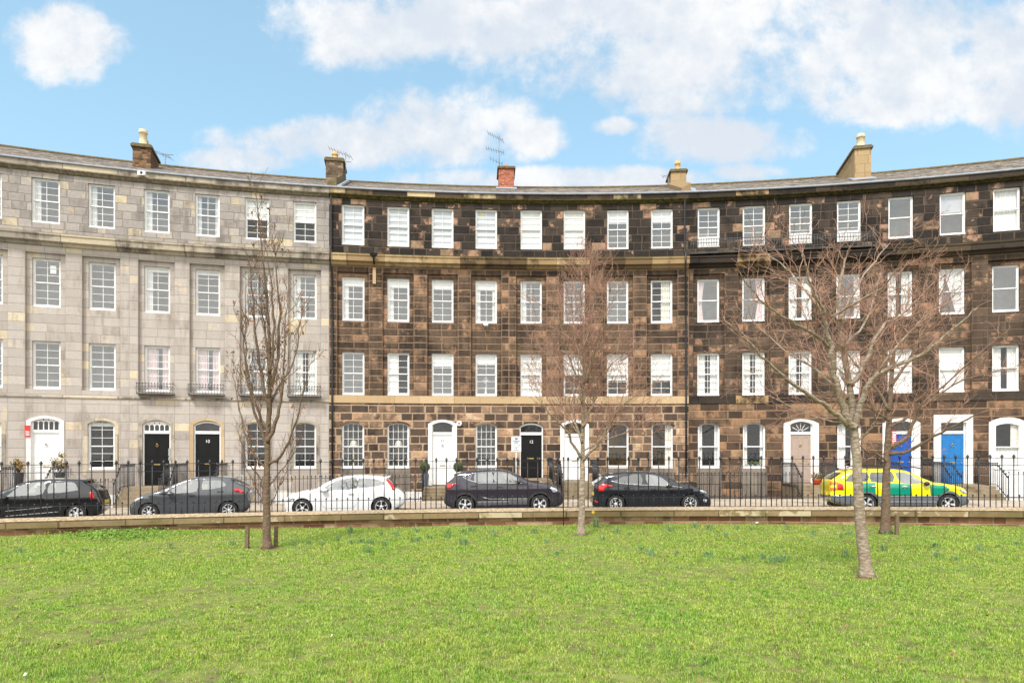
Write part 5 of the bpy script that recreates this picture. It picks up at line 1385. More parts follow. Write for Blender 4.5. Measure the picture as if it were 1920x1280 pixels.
# paramedic estate car, facing right
T = tmap(70, 385, 541, 346, .33)
car('estate_car', 'paramedic estate car in yellow and green check livery', T,
    [(330, 580), (150, 545), (80, 510), (70, 450), (80, 400), (84, 300), (110, 250), (150, 222), (240, 170), (330, 132), (450, 120), (700, 116), (900, 121), (1050, 140), (1180, 196), (1300, 250), (1400, 288), (1520, 297), (1700, 332), (1785, 372), (1830, 450), (1836, 530), (1790, 560), (1700, 575)],
    [((1050, 140), (1400, 288)), ((110, 250), (240, 170))], 1.79, [(530, 541), (1555, 541)], .33,
    [([(262, 264), (302, 212), (372, 168), (548, 152), (536, 268)], 'd'), ([(592, 156), (780, 152), (862, 152), (868, 270), (588, 270)], 'd'), ([(900, 156), (1020, 158), (1120, 198), (1246, 280), (1200, 292), (968, 288)], 'c')],
    1689, NEAR, P_YELLOW, .96, ('fat', 5),
    lights=[([(158, 276), (232, 302), (240, 374), (160, 370)], M['tail_red'], 'tail_light'), ([(1680, 356), (1760, 376), (1812, 426), (1740, 410)], M['head_clear'], 'headlight')],
    decals=[([(414, 282), (634, 282), (638, 438), (418, 438)], P_GREEN, 'green_check'), ([(788, 284), (1086, 300), (1096, 438), (792, 438)], P_GREEN, 'green_check'), ([(1318, 302), (1500, 316), (1560, 350), (1560, 372), (1420, 440), (1330, 438)], P_GREEN, 'green_check'),
            ([(78, 268), (152, 262), (152, 300), (80, 310)], P_ORANGE, 'orange_chevron'), ([(80, 346), (152, 336), (152, 372), (82, 384)], P_ORANGE, 'orange_chevron'),
            ([(74, 440), (450, 438), (450, 568), (320, 572), (160, 543), (82, 505)], P_SILVER, 'lower_panel'), ([(600, 442), (1440, 442), (1440, 574), (600, 574)], P_SILVER, 'lower_panel'), ([(1660, 440), (1826, 446), (1832, 530), (1780, 555), (1690, 560)], P_SILVER, 'lower_panel'),
            ([(640, 510), (1400, 510), (1400, 526), (640, 526)], M['silver_trim'], 'silver_sill')],
    trims=[([(966, 332), (1006, 318), (1046, 332), (1006, 352)], M['sign_white'], 'door_badge'), ([(985, 333), (1006, 325), (1027, 333), (1006, 345)], M['red_sign'], 'door_badge_centre'),
           ([(578, 328), (612, 316), (648, 328), (612, 342)], M['sign_white'], 'door_badge')],
    mirror=(1270, 292), handles=[(600, 330), (1010, 336)], clad=P_SILVER, seats=[(1060, 230, -1), (720, 230, -1)], rails=True,
    doors=[[(880, 155), (950, 300), (960, 430), (900, 520)], [(565, 280), (640, 420), (680, 520)], [(1320, 300), (1370, 360), (1370, 440)]])


# ------------------------------------------------------------------ trees
def bark_mat(name, c0, c1, c2):
    m = bpy.data.materials.new(name); m.use_nodes = True; gg = G(m.node_tree)
    oc = gg.n('ShaderNodeTexCoord').outputs['Object']; x, y, z = gg.sep(oc)
    nn = gg.noise(gg.xyz(gg.m('MULTIPLY', x, 12), gg.m('MULTIPLY', y, 12), gg.m('MULTIPLY', z, 34)), 1.0, 6, .65)
    c = gg.ramp(nn, [(.3, c0), (.5, c1), (.68, c2)])
    c = gg.mix(gg.mr(gg.noise(oc, 4, 5, .6), .56, .7, 0, .6), c, (.16, .17, .07, 1))
    b = gg.n('ShaderNodeBump', {'Height': nn, 'Strength': .7, 'Distance': .012})
    p = gg.n('ShaderNodeBsdfPrincipled', {'Base Color': c, 'Roughness': .9, 'Specular IOR Level': .15, 'Normal': b.outputs[0]}); gg.n('ShaderNodeOutputMaterial', {0: p.outputs[0]})
    return m


BARK = bark_mat('pale grey bark', S(112, 98, 84), S(160, 143, 125), S(206, 192, 174))
BARK2 = bark_mat('brown grey bark', S(88, 72, 60), S(122, 102, 86), S(152, 132, 112))
TWIG_RED = mat('reddish twigs', S(178, 140, 122), .85, 0, .15, .35, 5)
TWIG_BROWN = mat('brown twigs', S(132, 110, 92), .85, 0, .15, .3, 5)


def tree(name, label, limbs, d0, seed, bark, twig, angle=(25, 50), lift=.25, dens=1.0, depth_spread=1.5, leaves=0, tip_len=1.0, rmin=.0026):
    """limbs traced from the photo as polylines set in the tree's own depth; finer wood grows from them"""
    rnd = random.Random(seed); base = None
    trunk, limb_mb, crown = MB(), MB(), MB(); tips = []
    limbs = [(p_, a_ * 1.5, b_ * 1.3, c_) for (p_, a_, b_, c_) in limbs]
    W3 = []
    for li, (pts, r0, r1, dd) in enumerate(limbs):
        pl = []
        for i, (x, y) in enumerate(pts):
            t = i / (len(pts) - 1)
            d = d0 + dd * (t ** 1.2) * depth_spread
            pl.append(at(x, y, d))
        if li == 0:
            base = pl[0].copy(); base.z = LZ(base.x, base.y) - .03; pl[0] = base.copy()
        q = []
        for i in range(len(pl) - 1):
            p0, p1, p2, p3 = pl[max(i - 1, 0)], pl[i], pl[i + 1], pl[min(i + 2, len(pl) - 1)]
            for k in range(4):
                t = k / 4; q.append(.5 * (2 * p1 + (p2 - p0) * t + (2 * p0 - 5 * p1 + 4 * p2 - p3) * t * t + (3 * p1 - p0 - 3 * p2 + p3) * t ** 3))
        q.append(pl[-1])
        jt = .004 if li == 0 else .013
        q = [v + Vector((rnd.gauss(0, jt), rnd.gauss(0, jt), rnd.gauss(0, jt * .4))) if 0 < i < len(q) - 1 else v for i, v in enumerate(q)]
        n_ = len(q); rad = [r0 + (r1 - r0) * (i / (n_ - 1)) ** .8 for i in range(n_)]
        if li == 0: rad[0] *= 1.55; rad[1] *= 1.14
        (trunk if li == 0 else limb_mb).tube(q, rad, 10 if li == 0 else 7)
        W3.append((q, rad, li))

    def grow(path, rad, level, tmin):
        L = sum((path[i + 1] - path[i]).length for i in range(len(path) - 1))
        if level > 3 or L < .10: return
        n_kids = int(L * {0: 4.2, 1: 4.4, 2: 4.8, 3: 2.6}[level] * dens + rnd.random())
        for k in range(n_kids):
            t = tmin + (1 - tmin) * rnd.random(); i = min(int(t * (len(path) - 1)), len(path) - 2); f = t * (len(path) - 1) - i
            p = path[i].lerp(path[i + 1], f); tg = (path[i + 1] - path[i]).normalized(); r_ = rad[i]
            ax = tg.orthogonal().normalized(); ax.rotate(Matrix.Rotation(rnd.uniform(0, 2 * math.pi), 3, tg))
            d = tg.copy(); d.rotate(Matrix.Rotation(R_(rnd.uniform(*angle)), 3, ax)); d = (d + Vector((0, 0, lift))).normalized()
            l = {0: rnd.uniform(.5, 1.35), 1: rnd.uniform(.35, .9), 2: rnd.uniform(.2, .55), 3: rnd.uniform(.12, .3)}[level] * tip_len * (1.15 - .55 * t)
            segs = 6 if level < 2 else 4; pp = [p.copy()]; dd_ = d.copy()
            for s_ in range(segs):
                dd_ = (dd_ + Vector((rnd.gauss(0, .22), rnd.gauss(0, .22), rnd.gauss(0, .17) + lift * .16))).normalized(); pp.append(pp[-1] + dd_ * l / segs)
            rb = max(rmin * 1.15, min(r_ * .6, .003 + l * .0085)); rr = [rb + (rmin - rb) * (s_ / segs) for s_ in range(segs + 1)]
            crown.tube(pp, rr, 4 if level < 2 else 3, 0, False)
            tips.append((pp[-1], level))
            grow(pp, rr, level + 1, .15)
    for q, rad, li in W3: grow(q, rad, 0 if (li == 0 or rad[0] > .02) else 1, .42 if li == 0 else .12)
    root = thing(name, label, 'tree', base, 0)
    trunk.build('trunk', bark, root); limb_mb.build('limb', bark, root); crown.build('crown', twig, root)
    if leaves:
        mb = MB()
        for _ in range(leaves):
            p, lv = rnd.choice(tips); p = p + Vector((rnd.gauss(0, .03), rnd.gauss(0, .03), rnd.gauss(0, .03) - .03))
            a = Vector((rnd.gauss(0, 1), rnd.gauss(0, 1), rnd.gauss(0, 1) - 1)).normalized(); b = a.orthogonal().normalized(); s_ = rnd.uniform(.025, .055)
            mb.face([p, p + a * s_ + b * s_ * .5, p + a * s_ * 2, p + a * s_ - b * s_ * .5])
        mb.build('dead_foliage', M['dead_leaf'], root)
    return root


tree('bare_tree', 'pale leaning bare tree with a wide reddish crown, standing out on the open lawn', [
    ([(1626, 1081), (1618, 1020), (1611, 950), (1607, 880), (1601, 800), (1597, 755), (1591, 710), (1583, 670), (1576, 610), (1571, 560), (1577, 520), (1585, 484)], .068, .010, .1),
    ([(1603, 800), (1590, 788), (1577, 750), (1565, 700), (1558, 650), (1548, 610), (1545, 580), (1531, 562), (1516, 512), (1503, 478)], .045, .008, -.5),
    ([(1604, 800), (1611, 762), (1627, 725), (1646, 702), (1682, 683), (1722, 669), (1762, 640), (1792, 612), (1832, 578)], .042, .007, -.6),
    ([(1598, 722), (1616, 690), (1636, 642), (1658, 607), (1680, 598), (1712, 570), (1752, 528)], .030, .006, .6),
    ([(1592, 800), (1560, 770), (1522, 745), (1490, 720), (1452, 690), (1404, 642), (1366, 606)], .032, .006, -.8),
    ([(1557, 652), (1522, 622), (1482, 601), (1424, 562), (1388, 512)], .022, .005, -.9),
    ([(1546, 590), (1512, 546), (1472, 502), (1430, 472)], .020, .005, .8),
    ([(1560, 594), (1602, 570), (1652, 540), (1690, 500)], .018, .005, -.7),
    ([(1574, 600), (1606, 540), (1640, 490), (1668, 456)], .018, .005, .9),
    ([(1610, 823), (1630, 806), (1642, 786), (1641, 778)], .016, .008, -.3),
    ([(1590, 720), (1572, 692), (1560, 690), (1552, 668)], .020, .008, .5),
    ([(1640, 705), (1690, 640), (1740, 590), (1800, 545)], .018, .005, .8),
    ([(1580, 650), (1620, 610), (1640, 560), (1650, 510)], .018, .005, 1.1),
    ([(1590, 745), (1540, 700), (1470, 655), (1400, 590)], .020, .005, 1.0),
    ([(1596, 790), (1560, 790), (1500, 770), (1440, 740)], .014, .004, .7)],
    on_lawn(1626, 1081).y, 11, BARK, TWIG_RED, (20, 48), .12, .98, 1.5, tip_len=.84, rmin=.0029)
tree('bare_tree', 'bare tree behind the leaning one, close to the wall and a wooden stake', [
    ([(1661, 1000), (1661, 940), (1662, 880), (1665, 820), (1668, 760), (1672, 700), (1678, 640), (1683, 570), (1690, 500)], .080, .012, .1),
    ([(1668, 850), (1704, 846), (1750, 818), (1800, 792), (1852, 768)], .040, .008, -.9),
    ([(1670, 838), (1698, 822), (1712, 792), (1726, 760), (1762, 730), (1806, 690), (1862, 640)], .045, .007, -.4),
    ([(1662, 866), (1646, 852), (1626, 846), (1604, 830)], .018, .006, -.9),
    ([(1668, 770), (1640, 722), (1610, 690), (1570, 640), (1540, 590)], .030, .006, .9),
    ([(1672, 722), (1700, 680), (1730, 620), (1760, 560), (1790, 500)], .030, .006, .8),
    ([(1674, 690), (1650, 640), (1630, 580), (1620, 520)], .026, .006, .6),
    ([(1678, 650), (1710, 600), (1730, 540), (1740, 480)], .024, .006, -.8),
    ([(1670, 800), (1720, 770), (1790, 720), (1850, 700), (1905, 690)], .026, .006, 1.0),
    ([(1668, 790), (1640, 770), (1590, 745), (1545, 700)], .022, .005, -.8)],
    on_lawn(1661, 1000).y, 12, BARK2, TWIG_RED, (22, 50), .12, .80, 1.5, tip_len=.9, rmin=.0034)
tree('bare_tree', 'slim bare tree before the white door, between the crossover and black hatchback', [
    ([(1090, 1003), (1091, 950), (1092, 900), (1092, 860), (1093, 800), (1094, 720), (1095, 650), (1092, 580), (1090, 510)], .066, .007, .1),
    ([(1094, 862), (1116, 836), (1140, 802), (1158, 770), (1186, 745), (1216, 735)], .030, .005, -.7),
    ([(1089, 858), (1072, 828), (1056, 800), (1026, 770), (1000, 750)], .028, .005, -.6),
    ([(1091, 830), (1078, 780), (1074, 730), (1050, 690), (1020, 650)], .026, .005, .7),
    ([(1093, 800), (1110, 760), (1120, 720), (1150, 680), (1190, 650)], .026, .005, .8),
    ([(1093, 760), (1078, 700), (1060, 650), (1046, 590)], .022, .004, -.5),
    ([(1094, 720), (1112, 670), (1130, 620), (1140, 570)], .022, .004, -.6),
    ([(1094, 690), (1080, 640), (1072, 580), (1074, 530)], .018, .004, .6),
    ([(1095, 650), (1108, 600), (1112, 550), (1106, 515)], .018, .004, .5),
    ([(1092, 820), (1070, 790), (1040, 740), (1010, 720)], .016, .004, .9),
    ([(1094, 845), (1130, 825), (1175, 810), (1215, 790)], .014, .004, .9)],
    on_lawn(1090, 1003).y, 13, BARK, TWIG_RED, (18, 44), .2, 1.25, 1.5, rmin=.0030)
tree('hornbeam_tree', 'narrow upright tree with dry brown leaves, between two short wooden stakes', [
    ([(501, 1028), (500, 970), (500, 900), (502, 830), (504, 770), (506, 700), (504, 620), (498, 540), (489, 450), (480, 362)], .064, .005, .05),
    ([(502, 830), (520, 780), (530, 720), (534, 640), (538, 560)], .034, .005, -.3), ([(502, 850), (484, 790), (468, 730), (456, 650), (452, 590)], .030, .005, -.3),
    ([(505, 770), (490, 700), (478, 620), (474, 550), (470, 500)], .032, .005, .3), ([(504, 745), (520, 670), (524, 590), (518, 510), (511, 450)], .032, .005, .3),
    ([(504, 870), (530, 850), (552, 800), (566, 740), (580, 690)], .026, .004, -.4), ([(500, 880), (476, 850), (456, 800), (444, 740), (436, 700)], .022, .004, .5),
    ([(506, 700), (514, 630), (512, 560), (502, 490), (496, 440)], .026, .004, -.3), ([(503, 800), (516, 740), (548, 680), (560, 620), (566, 590)], .024, .004, .5),
    ([(502, 810), (480, 760), (464, 690), (462, 620), (460, 540)], .024, .004, .5), ([(501, 920), (520, 890), (545, 860), (560, 830)], .016, .004, .4),
    ([(500, 925), (482, 890), (462, 860), (450, 820)], .016, .004, -.4), ([(506, 720), (500, 640), (489, 570), (483, 500)], .024, .004, .2),
    ([(501, 960), (515, 930), (530, 900), (540, 870)], .010, .003, -.3), ([(500, 955), (488, 930), (474, 905), (466, 880)], .010, .003, .3)],
    on_lawn(501, 1028).y, 14, BARK2, TWIG_BROWN, (10, 30), .45, 1.15, 1.2, leaves=360, tip_len=.55, rmin=.0034)

for (tx, ty) in BASES:
    mb = MB(); n_ = 18; q = [Vector((tx, ty, LZ(tx, ty) + .022))]; ra = random.Random(int(tx * 100))
    for i in range(n_):
        a = 2 * math.pi * i / n_; rr = ra.uniform(.16, .42); q.append(Vector((tx + rr * math.cos(a), ty + rr * math.sin(a), LZ(tx + rr * math.cos(a), ty + rr * math.sin(a)) - .012)))
    mb.faces(q, [(0, i + 1, (i + 1) % n_ + 1) for i in range(n_)], 0, True); o = mb.build('bare_soil', M['soil']); o['kind'] = 'stuff'; o['group'] = 'bare soil at the tree feet'; o['label'] = 'ring of bare brown soil round a tree foot'; o['category'] = 'soil'
# stakes
for (px, py, h, lab) in ((463, 1028, .44, 'weathered wooden stake by the narrow upright tree, on the grey car side'), (517, 1025, .44, 'weathered wooden stake by the narrow upright tree, on the white car side'), (1681, 1003, .50, 'mossy wooden stake beside the rear bare tree')):
    p = on_lawn(px, py); mb = MB(); w = .038
    mb.faces([(p.x + a, p.y + b, p.z - .05) for a, b in ((-w, -w), (w, -w), (w, w), (-w, w))] + [(p.x + a * .95 + .01, p.y + b * .95, p.z + h + c) for a, b, c in ((-w, -w, 0), (w, -w, .012), (w, w, .015), (-w, w, .004))],
             [(0, 1, 5, 4), (1, 2, 6, 5), (2, 3, 7, 6), (3, 0, 4, 7), (4, 5, 6, 7)])
    tag(mb.build('wooden_stake', M['wood']), lab, 'stake', 'tree stakes')


# ------------------------------------------------------------------ daffodil clumps, ivy, litter
def clump_mesh(seed, h, n):
    r = random.Random(seed); mb = MB()
    for _ in range(n):
        a = r.uniform(0, 6.28); rr = r.uniform(0, .09); x, y = rr * math.cos(a), rr * math.sin(a); ln = r.uniform(.05, .6); hh = h * r.uniform(.6, 1.1); w = .007
        b = a + r.gauss(0, .6); dx_, dy_ = math.cos(b), math.sin(b); px_, py_ = -dy_ * w, dx_ * w
        p1 = (x + dx_ * hh * ln * .3, y + dy_ * hh * ln * .3, hh * .6); p2 = (x + dx_ * hh * ln * .8, y + dy_ * hh * ln * .8, hh * (1 - .25 * ln))
        mb.face([(x - px_, y - py_, -.02), (x + px_, y + py_, -.02), (p1[0] + px_, p1[1] + py_, p1[2]), (p1[0] - px_, p1[1] - py_, p1[2])]); mb.face([(p1[0] - px_, p1[1] - py_, p1[2]), (p1[0] + px_, p1[1] + py_, p1[2]), p2])
    return mb.mesh('leaves', M['daff'])


cm = [clump_mesh(i, .17, 26) for i in range(4)]; big = clump_mesh(9, .30, 60)
rc = random.Random(3)
spots = [(38, 1036), (160, 1033), (318, 1028), (436, 1023), (550, 1022), (660, 1019), (715, 1003), (780, 1017), (1156, 1000), (1180, 1002), (690 * 1, 1035), (1254, 996), (1304, 989), (1330, 994), (1382, 992), (1410, 994), (1476, 991), (1524, 1003), (1592, 1003),
         (1200, 1032), (1222, 1042), (1268, 1040), (1328, 1045), (1392, 1050), (1430, 1049), (1450, 1055), (1470, 1054), (1590, 1046), (1656, 1032), (1755, 1028), (1796, 1052), (1838, 1030), (1873, 1026), (1905, 1023), (1576, 1008), (1360, 1008), (1660, 1002),
         (580, 1020), (605, 1022), (635, 1013), (655, 1000), (675, 1017), (695, 1021), (720, 1023), (745, 1005), (780, 998), (805, 1010), (840, 1007), (870, 1022), (886, 997), (925, 1005), (955, 994), (1000, 1000), (1025, 1018), (870, 1000), (1130, 1014), (1046, 1040), (1760, 1045)]
for (px, py) in spots:
    o = bpy.data.objects.new('daffodil_clump', rc.choice(cm)); col.objects.link(o); o.location = on_lawn(px, py); o.rotation_euler = (0, 0, rc.uniform(0, 6)); s_ = rc.uniform(.7, 1.2); o.scale = (s_, s_, s_ * rc.uniform(.7, 1.2))
    mark = next(n_ for lim, n_ in ((215, 'black hatchback with mouldings'), (490, 'grey hatchback'), (765, 'white hatchback'), (832, 'white door steps'), (1060, 'plum crossover'), (1110, 'slim bare tree'), (1335, 'lattice wheeled hatchback'), (1540, 'taupe door'), (1700, 'paramedic car tail'), (1815, 'paramedic car bonnet'), (9999, 'white window surround')) if px < lim)
    far = 'near the wall' if py < 1006 else ('a stride from the wall' if py < 1026 else 'out in open grass')
    tag(o, 'daffodil clump ' + far + ', below the ' + mark, 'daffodils', 'daffodil clumps ' + far + ', ' + mark)
for (px, py, lab, s_, fl) in ((1118, 988, 'tall daffodil clump with one yellow flower beside the slim bare tree', 1.0, True), (657, 999, 'tall daffodil clump before the wall below the white hatchback', .75, False), (1577, 981, 'dense dark green daffodil clump against the wall by the leaning tree', 1.15, False)):
    t_ = thing('daffodil_clump', lab, 'daffodils', on_lawn(px, py)); o = child('leaves', big, t_, (0, 0, 0), 1.0, (s_, s_, s_))
    if fl:
        mb = MB(); mb.tube([(0, 0, 0), (-.06, -.02, .25), (-.09, -.04, .42)], .005, 5); mb.build('flower_stem', M['daff'], t_, True)
        mb = MB()
        for q in range(6):
            a = q * math.pi / 3; mb.face([(-.09, -.045, .42), (-.09 + .030 * math.cos(a - .4), -.055, .42 + .030 * math.sin(a - .4)), (-.09 + .055 * math.cos(a), -.06, .42 + .055 * math.sin(a)), (-.09 + .030 * math.cos(a + .4), -.055, .42 + .030 * math.sin(a + .4))])
        mb.lathe([(.018, -.09), (.026, -.115)], (-.09, 0.02, .42), 10, 0, True, 'y'); mb.build('flower', M['daff_flower'], t_, True)
# ground ivy by the wall
mb = MB(); ri_ = random.Random(8)
for _ in range(2600):
    px, py = ri_.gauss(225, 55), ri_.gauss(1003, 6)
    if py < 995: py = 995 + ri_.random() * 6
    p = on_lawn(px, py)
    if math.hypot(p.x - FX, p.y - FY) > FR - .2: continue
    p.z += ri_.uniform(.0, .10); a = Vector((ri_.gauss(0, 1), ri_.gauss(0, 1), ri_.gauss(0, .5))).normalized(); b = a.cross(Vector((ri_.gauss(0, .5), ri_.gauss(0, .5) - .4, 1))).normalized(); s_ = ri_.uniform(.014, .032)
    mb.face([p - a * s_, p + b * s_ * .8, p + a * s_, p - b * s_ * .8])
o = mb.build('ground_ivy', M['ivy']); o['kind'] = 'stuff'; o['label'] = 'patch of low green ivy at the foot of the wall'; o['category'] = 'ground cover'
# dry leaves in the turf
mb = MB()
for _ in range(900):
    d = math.exp(ri_.uniform(math.log(5.5), math.log(19))); x = ri_.uniform(-.8, .8) * d; p = Vector((x, d, LZ(x, d) + ri_.uniform(.012, .035)))
    a = Vector((ri_.gauss(0, 1), ri_.gauss(0, 1), ri_.gauss(0, .3))).normalized(); b = a.cross(Vector((ri_.gauss(0, .4), ri_.gauss(0, .4), 1))).normalized(); s_ = ri_.uniform(.012, .032)
    mb.face([p - a * s_, p + b * s_ * .6, p + a * s_, p - b * s_ * .6])
o = mb.build('fallen_leaves', mat('dry fallen leaves', S(150, 118, 82), .9, 0, .1, .4, 9)); o['kind'] = 'stuff'; o['label'] = 'dry leaf scraps scattered in the lawn'; o['category'] = 'leaves'
for (px, py, s_, lab) in ((1419, 982, .055, 'scrap of white litter on the grass near the wall'), (622, 1197, .011, 'small pale dry leaf lying alone in the middle of the lawn'), (47, 1272, .014, 'white paper scrap at the front of the lawn, far from every tree')):
    p = on_lawn(px, py); mb = MB()
    mb.faces([p + Vector((a, b, c + .03)) for a, b, c in ((-s_, -s_ * .7, 0), (s_, -s_ * .6, .01), (s_ * .9, s_ * .7, .02), (-s_ * .8, s_ * .6, .005), (0, 0, .03))], [(0, 1, 4), (1, 2, 4), (2, 3, 4), (3, 0, 4)])
    tag(mb.build('dry_leaf' if 'leaf' in lab else 'paper_scrap', M['cloth_cream'] if 'leaf' in lab else M['paper']), lab, 'leaf' if 'leaf' in lab else 'litter')

# ------------------------------------------------------------------ street things
# parking sign on the far pavement
d = 18.7; u, _ = arc_hit(968, -6.9); p = P(u, 0, -6.9); pz = PAV(p.x)
ps = thing('parking_sign', 'white parking sign with a blue P on a pale post before the black door', 'sign', (p.x, p.y, pz))
mb = MB(); mb.tube([(0, .03, 0), (0, .03, 2.82)], .042, 10); mb.build('post', M['galv'], ps, True)
mb = MB(); mb.box(-.195, .195, -.02, -.006, 2.19, 2.79); pl_ = mb.build('sign_plate', M['sign_white'], ps, True)
mb = MB(); mb.box(-.055, .055, -.026, -.021, 2.66, 2.77); mb.build('blue_panel', M['sign_blue'], pl_, True)
o = child('letter', text_mesh('P', .12, M['sign_white'], 'letter'), pl_, (0, -.028, 2.715)); o.rotation_euler = (R_(90), 0, 0)
mb = MB()
for (z, x0, x1, h) in ((2.60, -.15, .15, .022), (2.56, -.09, .09, .016), (2.52, -.08, .09, .018), (2.455, -.15, .15, .014), (2.38, -.14, .14, .02), (2.31, -.04, .03, .03), (2.24, -.10, .10, .018)): mb.box(x0, x1, -.024, -.021, z, z + h)
mb.faces([(.13, -.024, 2.435), (.165, -.024, 2.462), (.13, -.024, 2.489)], [(0, 1, 2)])
mb.build('lettering', M['sign_black'], pl_, True)

# clipped box plants at the white door
for (px, lab) in ((797, 'clipped box ball in a slate planter between the white door and the lamp window'), (859, 'clipped box ball in a slate planter beneath the round alarm box')):
    u, _ = arc_hit(px, -.85 - .4); p = P(u, 0, -1.25); z = THR[9] - .02
    t_ = thing('potted_box_plant', lab, 'planter', (p.x, p.y, z), 0, 'box plants by the white door')
    mb = MB(); mb.hexa([(x * k, y * k, z_) for z_, k in ((0, .8), (.62, 1)) for y in (-.17, .17) for x in (-.17, .17)]); mb.build('planter', M['planter_grey'], t_, True)
    mb = MB(); mb.tube([(0, 0, .6), (0, 0, .85)], .02, 6); mb.build('stem', TWIG_BROWN, t_, True)
    mb = MB(); mb.lathe([(0, .72), (.14, .77), (.2, .92), (.2, 1.0), (.14, 1.14), (0, 1.2)], (0, 0, 0), 12); leaf_cloud(mb, (0, 0, .96), .25, 900, .025, 0, 1, .8); mb.build('foliage', M['leaf_box'], t_, True)
# shrubs in pots by the left white door
for (px, lab, m_, top_, mm) in ((35, 'round yellowing shrub in a pot under the red sale board', 'leaf_yellow', 1.45, 'planter_black'), (112, 'straggly pale shrub in a tapered black pot between the white panelled door and the window', 'leaf_yellow', 1.45, 'planter_black')):
    u, _ = arc_hit(px, -.9); p = P(u, 0, -.9); t_ = thing('potted_shrub', lab, 'shrub', (p.x, p.y, THR[1] - .02), 0, 'shrubs by the white panelled door')
    mb = MB(); k0, k1 = (.15, .24) if px > 80 else (.13, .2)
    mb.lathe([(0, 0), (k0, 0), (k1, .78), (k1 * .9, .78), (k1 * .85, .7), (0, .7)], (0, 0, 0), 4 if px > 80 else 14, 0, False); mb.build('pot', M[mm], t_, True)
    mb = MB()
    for q in range(16):
        a = ri_.uniform(0, 6.28); r_ = ri_.uniform(.1, .34); mb.tube([(0, 0, .7), (r_ * .5 * math.cos(a), r_ * .5 * math.sin(a), 1.0), (r_ * math.cos(a), r_ * math.sin(a), ri_.uniform(1.05, 1.45))], [.012, .008, .004], 4)
    mb.build('branches', TWIG_BROWN, t_, True)
    mb = MB(); leaf_cloud(mb, (0, 0, 1.12), .34, 190, .055, 0, .75, .3)
    if px > 80: leaf_cloud(mb, (.10, 0, 1.5), .14, 50, .055, 0, 1.4, .2)
    mb.build('foliage', M[m_], t_, True)
    if px > 80:
        mb = MB(); leaf_cloud(mb, (-.25, 0, 1.28), .2, 60, .04, 0, 1, .2); mb.build('pale_foliage', M['leaf_grey'], t_, True)
# flower pot by the taupe door
u, _ = arc_hit(1531, -1.9); p = P(u, 0, -1.9); t_ = thing('flower_pot', 'terracotta pot of orange and white flowers beside the taupe door', 'flower pot', (p.x, p.y, THR[17] - .02))
mb = MB(); mb.lathe([(0, 0), (.13, 0), (.19, .26), (.2, .3), (.17, .28), (0, .24)], (0, 0, 0), 16); mb.build('pot', M['terracotta'], t_, True)
mb = MB(); leaf_cloud(mb, (0, 0, .42), .27, 200, .05, 0, .7, .3); mb.build('foliage', M['leaf_green'], t_, True)
mb = MB(); leaf_cloud(mb, (0, 0, .48), .26, 40, .035, 0, .7, .7); mb.build('blossom', M['flower'], t_, True)
# alarm boxes
for (px, py, lab, r_) in ((861, 794, 'white round alarm box by the white door', .14), (911, 608, 'white and blue alarm box under a second floor window', .13)):
    u, dd = arc_hit(px); z = EYE + (HOR - py) / F * dd; c = P(u, z, -.02)
    t_ = thing('alarm_box', lab, 'alarm box', c); mb = MB(); mb.lathe([(0, -.09), (r_ * .8, -.085), (r_, -.05), (r_, .02)], (0, 0, 0), 20, 0, True, 'y'); mb.build('casing', M['white'], t_, True)
    mb = MB()
    if py < 700: mb.faces([(r_ * .9 * math.cos(a), -.088, r_ * .9 * math.sin(a)) for a in [math.pi * (1.22 + .56 * i / 8) for i in range(9)]], [tuple(range(9))]); mb.build('lens', M['alarm_blue'], t_, True)
    else: mb.box(-.05, .05, -.095, -.086, -.02, .06); mb.build('badge', M['red_sign'], t_, True)
u, dd = arc_hit(268); c = P(u, 15.05, -.22); t_ = thing('floodlight', 'small white floodlight box on the parapet below the dark brick chimney', 'light', c)
mb = MB(); mb.box(-.17, .17, -.08, .06, -.07, .11); mb.build('casing', M['white'], t_, True)
mb = MB(); mb.lathe([(0, -.10), (.06, -.095), (.07, -.081)], (.02, 0, .03), 12, 0, True, 'y'); mb.build('lamp_lens', M['sign_black'], t_, True)
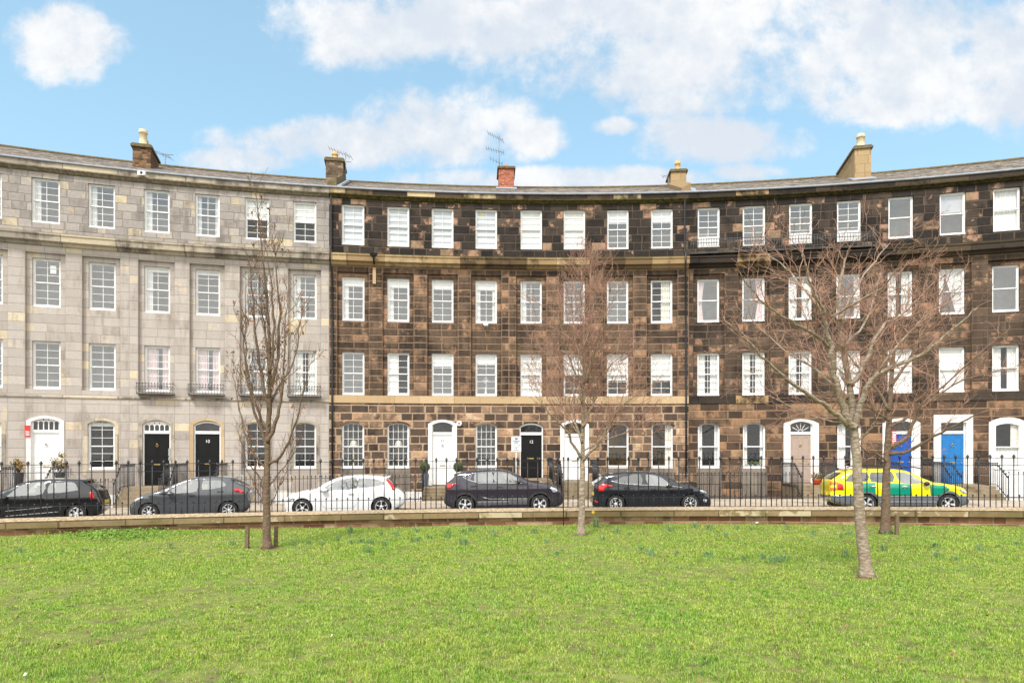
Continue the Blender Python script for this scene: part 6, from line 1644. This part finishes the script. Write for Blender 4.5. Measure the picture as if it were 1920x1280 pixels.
# sale boards
for (b, px, py0, py1, lab) in ((1, 51.5, 797, 818, 'red and white sale board beside the white panelled door'), (19, 1676, 807, 833, 'red and white sale board beside the royal blue door')):
    u, dd = arc_hit(px, -.06); z0, z1 = EYE + (HOR - py1) / F * dd, EYE + (HOR - py0) / F * dd; w = .10
    t_ = thing('sale_board', lab, 'sign', P(u, z0, -.06), -u / RAD, 'sale boards by front doors')
    H_ = z1 - z0; mb = MB(); mb.box(-w, w, -.02, .03, 0, H_); mb.build('board', M['red_sign'], t_, True)
    mb = MB()
    for q, (a, b_) in enumerate(((.12, .20), (.26, .30), (.36, .40), (.44, .48)) if b == 1 else ((.06, .16), (.22, .30), (.36, .46), (.52, .60), (.66, .76), (.84, .92))): mb.box(-w * (.8 if q % 2 else .6), w * .8, -.025, -.021, H_ * a, H_ * b_)
    mb.build('lettering', M['sign_white'], t_, True)


# antennas on the roofs
def yagi(name, lab, base, mast, arms):
    t_ = thing(name, lab, 'antenna', base, 0, 'roof aerials'); mb = MB(); mb.tube([(0, 0, -.6), (0, 0, mast)], .022, 5); mb.build('mast', M['antenna'], t_, True)
    for (h, ang, L, tilt, n_) in arms:
        mb = MB(); dx_, dy_ = math.cos(ang), math.sin(ang); a = Vector((-dx_ * L * .25, -dy_ * L * .25, h - tilt * L * .25)); b = Vector((dx_ * L * .75, dy_ * L * .75, h + tilt * L * .75)); mb.tube([a, b], .016, 4)
        for q in range(n_):
            c = a.lerp(b, q / (n_ - 1)); l = .26 * (1 - .4 * q / n_); v = Vector((-dy_, dx_, 0)) * l + Vector((0, 0, .06)); mb.tube([c - v, c + v], .010, 3)
        mb.build('boom', M['antenna'], t_, True)


def roof_pt(px, py, off): u, dd = arc_hit(px, off); return P(u, EYE + (HOR - py) / F * dd, off)


yagi('roof_aerial', 'roof aerial beside the dark brick chimney with a tall cream pot', roof_pt(310, 304, 6), .5, [(.35, math.pi * .95, 1.3, .45, 8), (.42, .2, .5, .0, 3)])
yagi('roof_aerial', 'roof aerial beside the stone chimney at the house break', roof_pt(648, 322, 5), 1.1, [(.95, math.pi * .96, 1.3, .45, 8), (.55, .3, .4, .1, 3)])
yagi('roof_aerial', 'tall roof aerial with two booms beside the red brick chimney', roof_pt(936, 310, 5.2), 1.75, [(1.55, math.pi * .93, .9, .6, 7), (.8, math.pi * .97, 1.0, .3, 8), (.15, math.pi, .7, .5, 5)])
yagi('roof_aerial', 'small bent aerial beside the tan stone chimney', roof_pt(1253, 343, 5), .5, [(.4, 2.4, .5, .2, 4)])
print('objects', len(bpy.data.objects))
